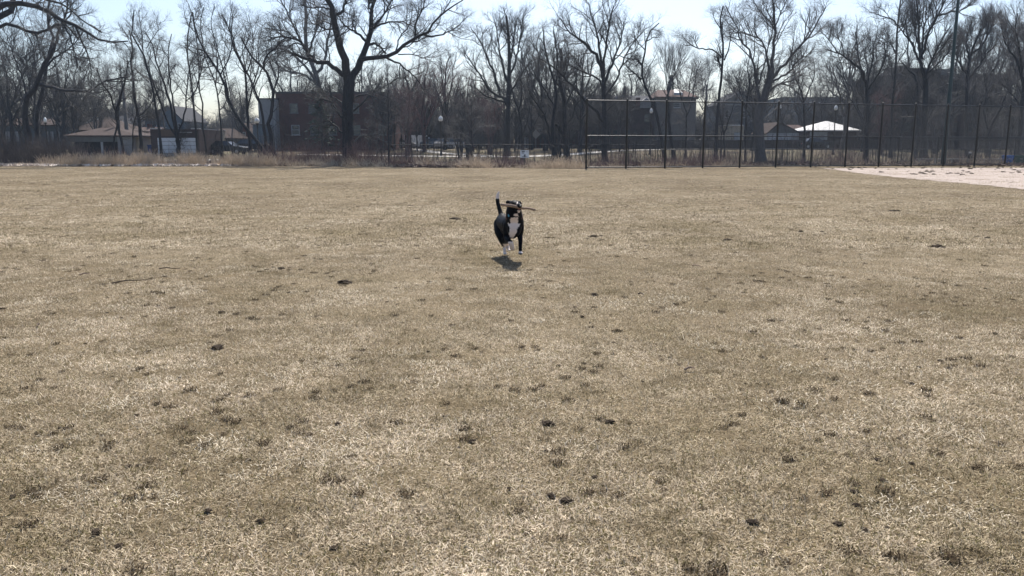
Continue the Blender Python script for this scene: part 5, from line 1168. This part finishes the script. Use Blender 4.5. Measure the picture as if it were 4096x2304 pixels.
# ---------------- dead lawn blades ----------------
def lawn_mat(name, lo, hi, green):
    m, n, b, out = new_mat(name)
    g = n.nodes.new('ShaderNodeNewGeometry'); pos = g.outputs['Position']; at = n.nodes.new('ShaderNodeAttribute'); at.attribute_name = 'tint'
    big = noise_n(n, pos, .5, 4, .6, .5); mid = noise_n(n, pos, 2.6, 4, .65)
    sep = n.nodes.new('ShaderNodeSeparateColor'); n.links.new(at.outputs['Color'], sep.inputs[0])
    c = mixc(n, sep.outputs[0], lo, hi); c = mixc(n, sep.outputs[1], c, green)
    c = mixc(n, .8, c, ramp(n, big, [(.33, (.72, .71, .6)), (.5, (1, 1, 1)), (.64, (1.38, 1.42, 1.52))]), 'MULTIPLY')
    cl = noise_n(n, pos, 8.5, 3, .6)
    c = mixc(n, .7, c, ramp(n, cl, [(.34, (.42, .38, .3)), (.46, (1, 1, 1)), (.7, (1.15, 1.15, 1.15))]), 'MULTIPLY')
    c = mixc(n, .7, c, ramp(n, mid, [(.32, (.5, .47, .38)), (.5, (1, 1, 1)), (.68, (1.3, 1.3, 1.34))]), 'MULTIPLY')
    n.links.new(c, b.inputs['Base Color']); b.inputs['Roughness'].default_value = .75; b.inputs['Specular IOR Level'].default_value = .15
    tl = n.nodes.new('ShaderNodeBsdfTranslucent'); n.links.new(c, tl.inputs[0]); mx = n.nodes.new('ShaderNodeMixShader'); mx.inputs[0].default_value = .25
    n.links.new(b.outputs[0], mx.inputs[1]); n.links.new(tl.outputs[0], mx.inputs[2]); n.links.new(mx.outputs[0], out.inputs[0]); return m
def tuft(seed, n_, half, hmin, hmax, wmin, wmax, flat):
    tr = np.random.default_rng(seed); V = []; F = []; T = []
    for i in range(n_):
        r = half * math.sqrt(tr.random()); a = tr.uniform(0, 6.28); x, y = r * math.cos(a), r * math.sin(a)
        az = tr.uniform(0, 6.28); L = tr.uniform(hmin, hmax); el_ = tr.uniform(.15, 1.2) * (1 - flat * tr.random()); w_ = tr.uniform(wmin, wmax) / 2
        d = np.array([math.cos(az) * math.cos(el_), math.sin(az) * math.cos(el_), math.sin(el_)]); s = np.array([-math.sin(az), math.cos(az), 0]) * w_
        p0 = np.array([x, y, -.004]); p1 = p0 + d * L * .5; d2 = d + np.array([tr.normal() * .4, tr.normal() * .4, -abs(tr.normal()) * .55]); d2 /= np.linalg.norm(d2); p2 = p1 + d2 * L * .5; p2[2] = max(p2[2], .002)
        k = len(V); V += [p0 - s, p0 + s, p1 + s * .9, p1 - s * .9, p2 + s * .3, p2 - s * .3]; F += [(k, k + 1, k + 2, k + 3), (k + 3, k + 2, k + 4, k + 5)]
        t_ = (tr.random(), 1. if tr.random() < .10 else (.35 if tr.random() < .2 else 0.)); T += [t_] * 6
    me = mesh_np('blades', V, F); at = me.color_attributes.new('tint', 'FLOAT_COLOR', 'POINT'); c = np.ones((len(V), 4), np.float32); c[:, :2] = T; at.data.foreach_set('color', c.ravel()); return me
LO = (.145, .107, .064); HI = (.84, .71, .53); GR = (.14, .125, .04)
lm = lawn_mat('dead_grass_blades', LO, HI, GR)
o = link('dead_grass', tuft(1, 190, .15, .012, .042, .0018, .0038, .7), lm, label='matted straw coloured dead grass blades of the lawn', cat='grass', kind='stuff')
scatter(o, 11000, 11, 1.6, 16, .72, .6, 0.0, .8, 1.25, thin=(9, .42), ypow=1.0)
o = link('dead_grass', tuft(2, 160, .16, .015, .036, .002, .004, .6), lm, label='matted olive tinted dead grass tufts of the lawn', cat='grass', kind='stuff')
scatter(o, 8000, 21, 1.6, 22, .72, .6, 0.0, .8, 1.3, thin=(6, .44), ypow=1.0)
o = link('dead_grass', tuft(3, 110, .3, .02, .05, .004, .008, .5), lm, label='coarser dead grass covering the distant part of the lawn', cat='grass', kind='stuff')
scatter(o, 15000, 31, 12, 60, .70, .6, 0.0, .8, 1.3, thin=(2.6, .43), ypow=1.3)

dm = mat('dark_thatch', (.045, .032, .02), .9, var=.5, scale=12, spec=.05)
o = link('scuffed_turf', tuft(4, 45, .038, .01, .03, .003, .007, .6), dm, label='small dark brown scuffed spots in the dead lawn', cat='grass', kind='stuff')  # small clusters of dark brown blades
scatter(o, 4200, 71, 2.0, 36, .70, .5, 0.010, .3, 1.15, thin=(1.6, .49), ypow=1.1)
pm = mat('bleached_straw', (.72, .63, .49), .8, var=.15, scale=12, spec=.1)
o = link('bleached_grass', tuft(5, 70, .13, .012, .036, .002, .0038, .8), pm, label='bleached whitish straw patches in the dead lawn', cat='grass', kind='stuff')
scatter(o, 1900, 81, 2.0, 24, .70, .5, 0.006, .7, 1.4, thin=(.7, .53), ypow=1.0)

# ---------------- clods, holes, sticks on the lawn ----------------
def clod_mesh(seed, flat=.35):
    bm = bmesh.new(); bmesh.ops.create_icosphere(bm, subdivisions=3, radius=1)
    for v in bm.verts:
        d = v.co.normalized(); k = 1 + .7 * mnoise.noise(d * 1.7 + Vector((seed, 0, 0))) + .55 * mnoise.noise(d * 4 + Vector((0, seed, 0))); v.co = d * k; v.co.z *= flat
        if v.co.z < -.12: v.co.z = -.12
    me = bpy.data.meshes.new('clod'); bm.to_mesh(me); bm.free(); me.materials.append(M['soil']); return me
clods = [clod_mesh(3.1 * i + 1, .35) for i in range(5)]
CL = [  # src u, v, width px, label
 (546, 1666, 24, 'black clod of soil alone in the left foreground grass'), (53, 1991, 26, 'dark clod nearest the lower left edge of the lawn'), (832, 2050, 36, 'ragged dark turf lump in the lower left quarter'),
 (1043, 2092, 44, 'dark torn turf patch right of the ragged lump'), (383, 2138, 60, 'wide bare dark patch near the lower left corner'), (2263, 2010, 66, 'largest black divot near the bottom centre'),
 (2205, 1992, 48, 'thin dark divot touching the left of the largest one'), (3010, 2096, 52, 'round black divot in the right foreground'), (2036, 1961, 20, 'small dark lump left of the largest divot'),
 (870, 1396, 60, 'long flat dark turf scar left of middle ground'), (886, 1252, 30, 'small dark clod above the long turf scar'), (1380, 1133, 60, 'dark crumbly turf heap left of the dog shadow'),
 (1125, 1076, 30, 'small turf clod further left of the crumbly heap'), (10, 1239, 28, 'dark clod cut by the left picture edge'), (1821, 877, 60, 'row of dark crumbs left of the dog tail'),
 (1938, 927, 18, 'tiny clod close left of the dog flank'), (1677, 936, 14, 'tiny round clod far left of the dog'), (2193, 953, 16, 'upper of two tiny clods right of the dog'), (2190, 970, 16, 'lower of two tiny clods right of the dog'),
 (2405, 946, 18, 'dark pointed clod well right of the dog'), (2375, 948, 40, 'flat crumb trail beside the pointed clod'), (2378, 1182, 34, 'brown turf clod below and right of the dog'), (2909, 962, 30, 'dark lumpy clod in right middle ground'),
 (3204, 928, 24, 'left one of two clods far right'), (3289, 928, 16, 'right one of two clods far right'), (3578, 845, 36, 'thin dark scar near the infield'), (3751, 989, 52, 'dark scar at right below the infield'),
 (3950, 953, 24, 'short dark clod near the right edge'), (2330, 1270, 26, 'faint brown clod under the dog, right side'), (1350, 1700, 26, 'faint dark clod left of bottom centre'), (2440, 1692, 36, 'low brown turf lump in the right centre foreground'),
 (2190, 1700, 60, 'long brown scuffed patch in the centre foreground'), (1889, 1770, 30, 'scuffed dark clod just left of bottom centre')]
for i, (u, v, wpx, lab) in enumerate(CL):
    p = G(u, v); s_ = wpx / (F_PX * 4) * p.y / 2 * .82; o = link('dirt_clod', clods[i % 5], None, label=lab, cat='clod', group='clods of soil torn out of the lawn'); o.location = (p.x, p.y, .010); o.rotation_euler = (0, 0, i * 1.3)
    o.scale = (s_, s_ * rnd.uniform(.7, 1.2), min(s_, .065) * rnd.uniform(.9, 1.2)); 
# loose crumbs of earth
o = link('soil_crumbs', clods[2].copy(), None, label='loose dark earth crumbs sprinkled over the lawn', cat='soil', kind='stuff'); scatter(o, 1500, 51, 2.2, 55, .70, .5, 0.004, .004, .016, thin=(.9, .5))
ST = [(187, 740, 30, .05, 0), (652, 758, 24, .1, 0), (679, 1081, 92, -.05, 0), (524, 1132, 128, .22, 0), (152, 1309, 44, -.6, 0), (272, 787, 24, 0, 0), (764, 781, 28, .1, 1), (1644, 826, 26, -.05, 0), (2787, 1070, 42, -.45, 1), (2565, 1184, 34, -.5, 0), (340, 1104, 38, .1, 1), (905, 695, 40, -.06, 0), (2760, 1486, 44, .1, 1), (130, 738, 26, 0, 0)]
SL = ['short dark stick high on the left of the lawn', 'dark stub of wood in the upper left lawn', 'long thin pale ended stick in the left middle ground', 'longest bent dark twig in the left middle ground', 'short grey stick slanting in the left foreground', 'small dark twig near the left edge', 'thin pale twig on the upper left lawn', 'dark twig on the lawn left of the dog tail', 'pale chewed wood piece right of the dog shadow', 'dark slanted twig right of centre', 'pale twig left of the bent one', 'faint twig near the far edge of the lawn', 'pale twig in the right foreground', 'faint dark twig at upper left edge']
for (u, v, wpx, sl, pale), lab in zip(ST, SL):
    p = G(u, v); L = wpx / (F_PX * 4) * p.y; dx = Vector((math.cos(sl * 2), math.sin(sl * 2.6), 0)) * L / 2; q = [-dx, -dx * .3 + Vector((0, L * .05, .012)), dx * .35 + Vector((0, -L * .04, .01)), dx + Vector((0, 0, .004))]
    P_, R_ = smooth_chain(q, [.008, .007, .006, .003], 4); P_ = [a + Vector((0, mnoise.noise(a * 9 + p) * .02, 0)) for a in P_]; V = []; F = []; capsule_chain(V, F, P_, R_, 7); me = bpy.data.meshes.new('fallen_stick'); me.from_pydata(V, [], F)
    o = link('fallen_stick', me, bpy.data.materials['stick_pale'] if pale else M['stick'], label=lab, cat='stick', group='sticks lying on the lawn'); o.location = (p.x, p.y, .018)
# dark dents on the clay
o = link('clay_crumbs', clods[1].copy(), None, label='dark crumbs and footprints on the pale infield clay', cat='soil', kind='stuff'); scatter(o, 230, 90, 42, 60, 0, 0, .008, .03, .13, x0=21, x1=46)
print('tris', TRI[0])

# ---------------- haze ----------------
hm = bpy.data.materials.new('haze'); hm.use_nodes = True; hn = hm.node_tree; hn.nodes.clear()
ho = hn.nodes.new('ShaderNodeOutputMaterial'); pv = hn.nodes.new('ShaderNodeVolumePrincipled'); hn.links.new(pv.outputs[0], ho.inputs['Volume'])
pv.inputs['Color'].default_value = (.66, .80, 1, 1); pv.inputs['Density'].default_value = HAZE; pv.inputs['Anisotropy'].default_value = .2
MB().box(-420, 420, -70, 420, -1.2, 32).build('haze', hm, kind='stuff')
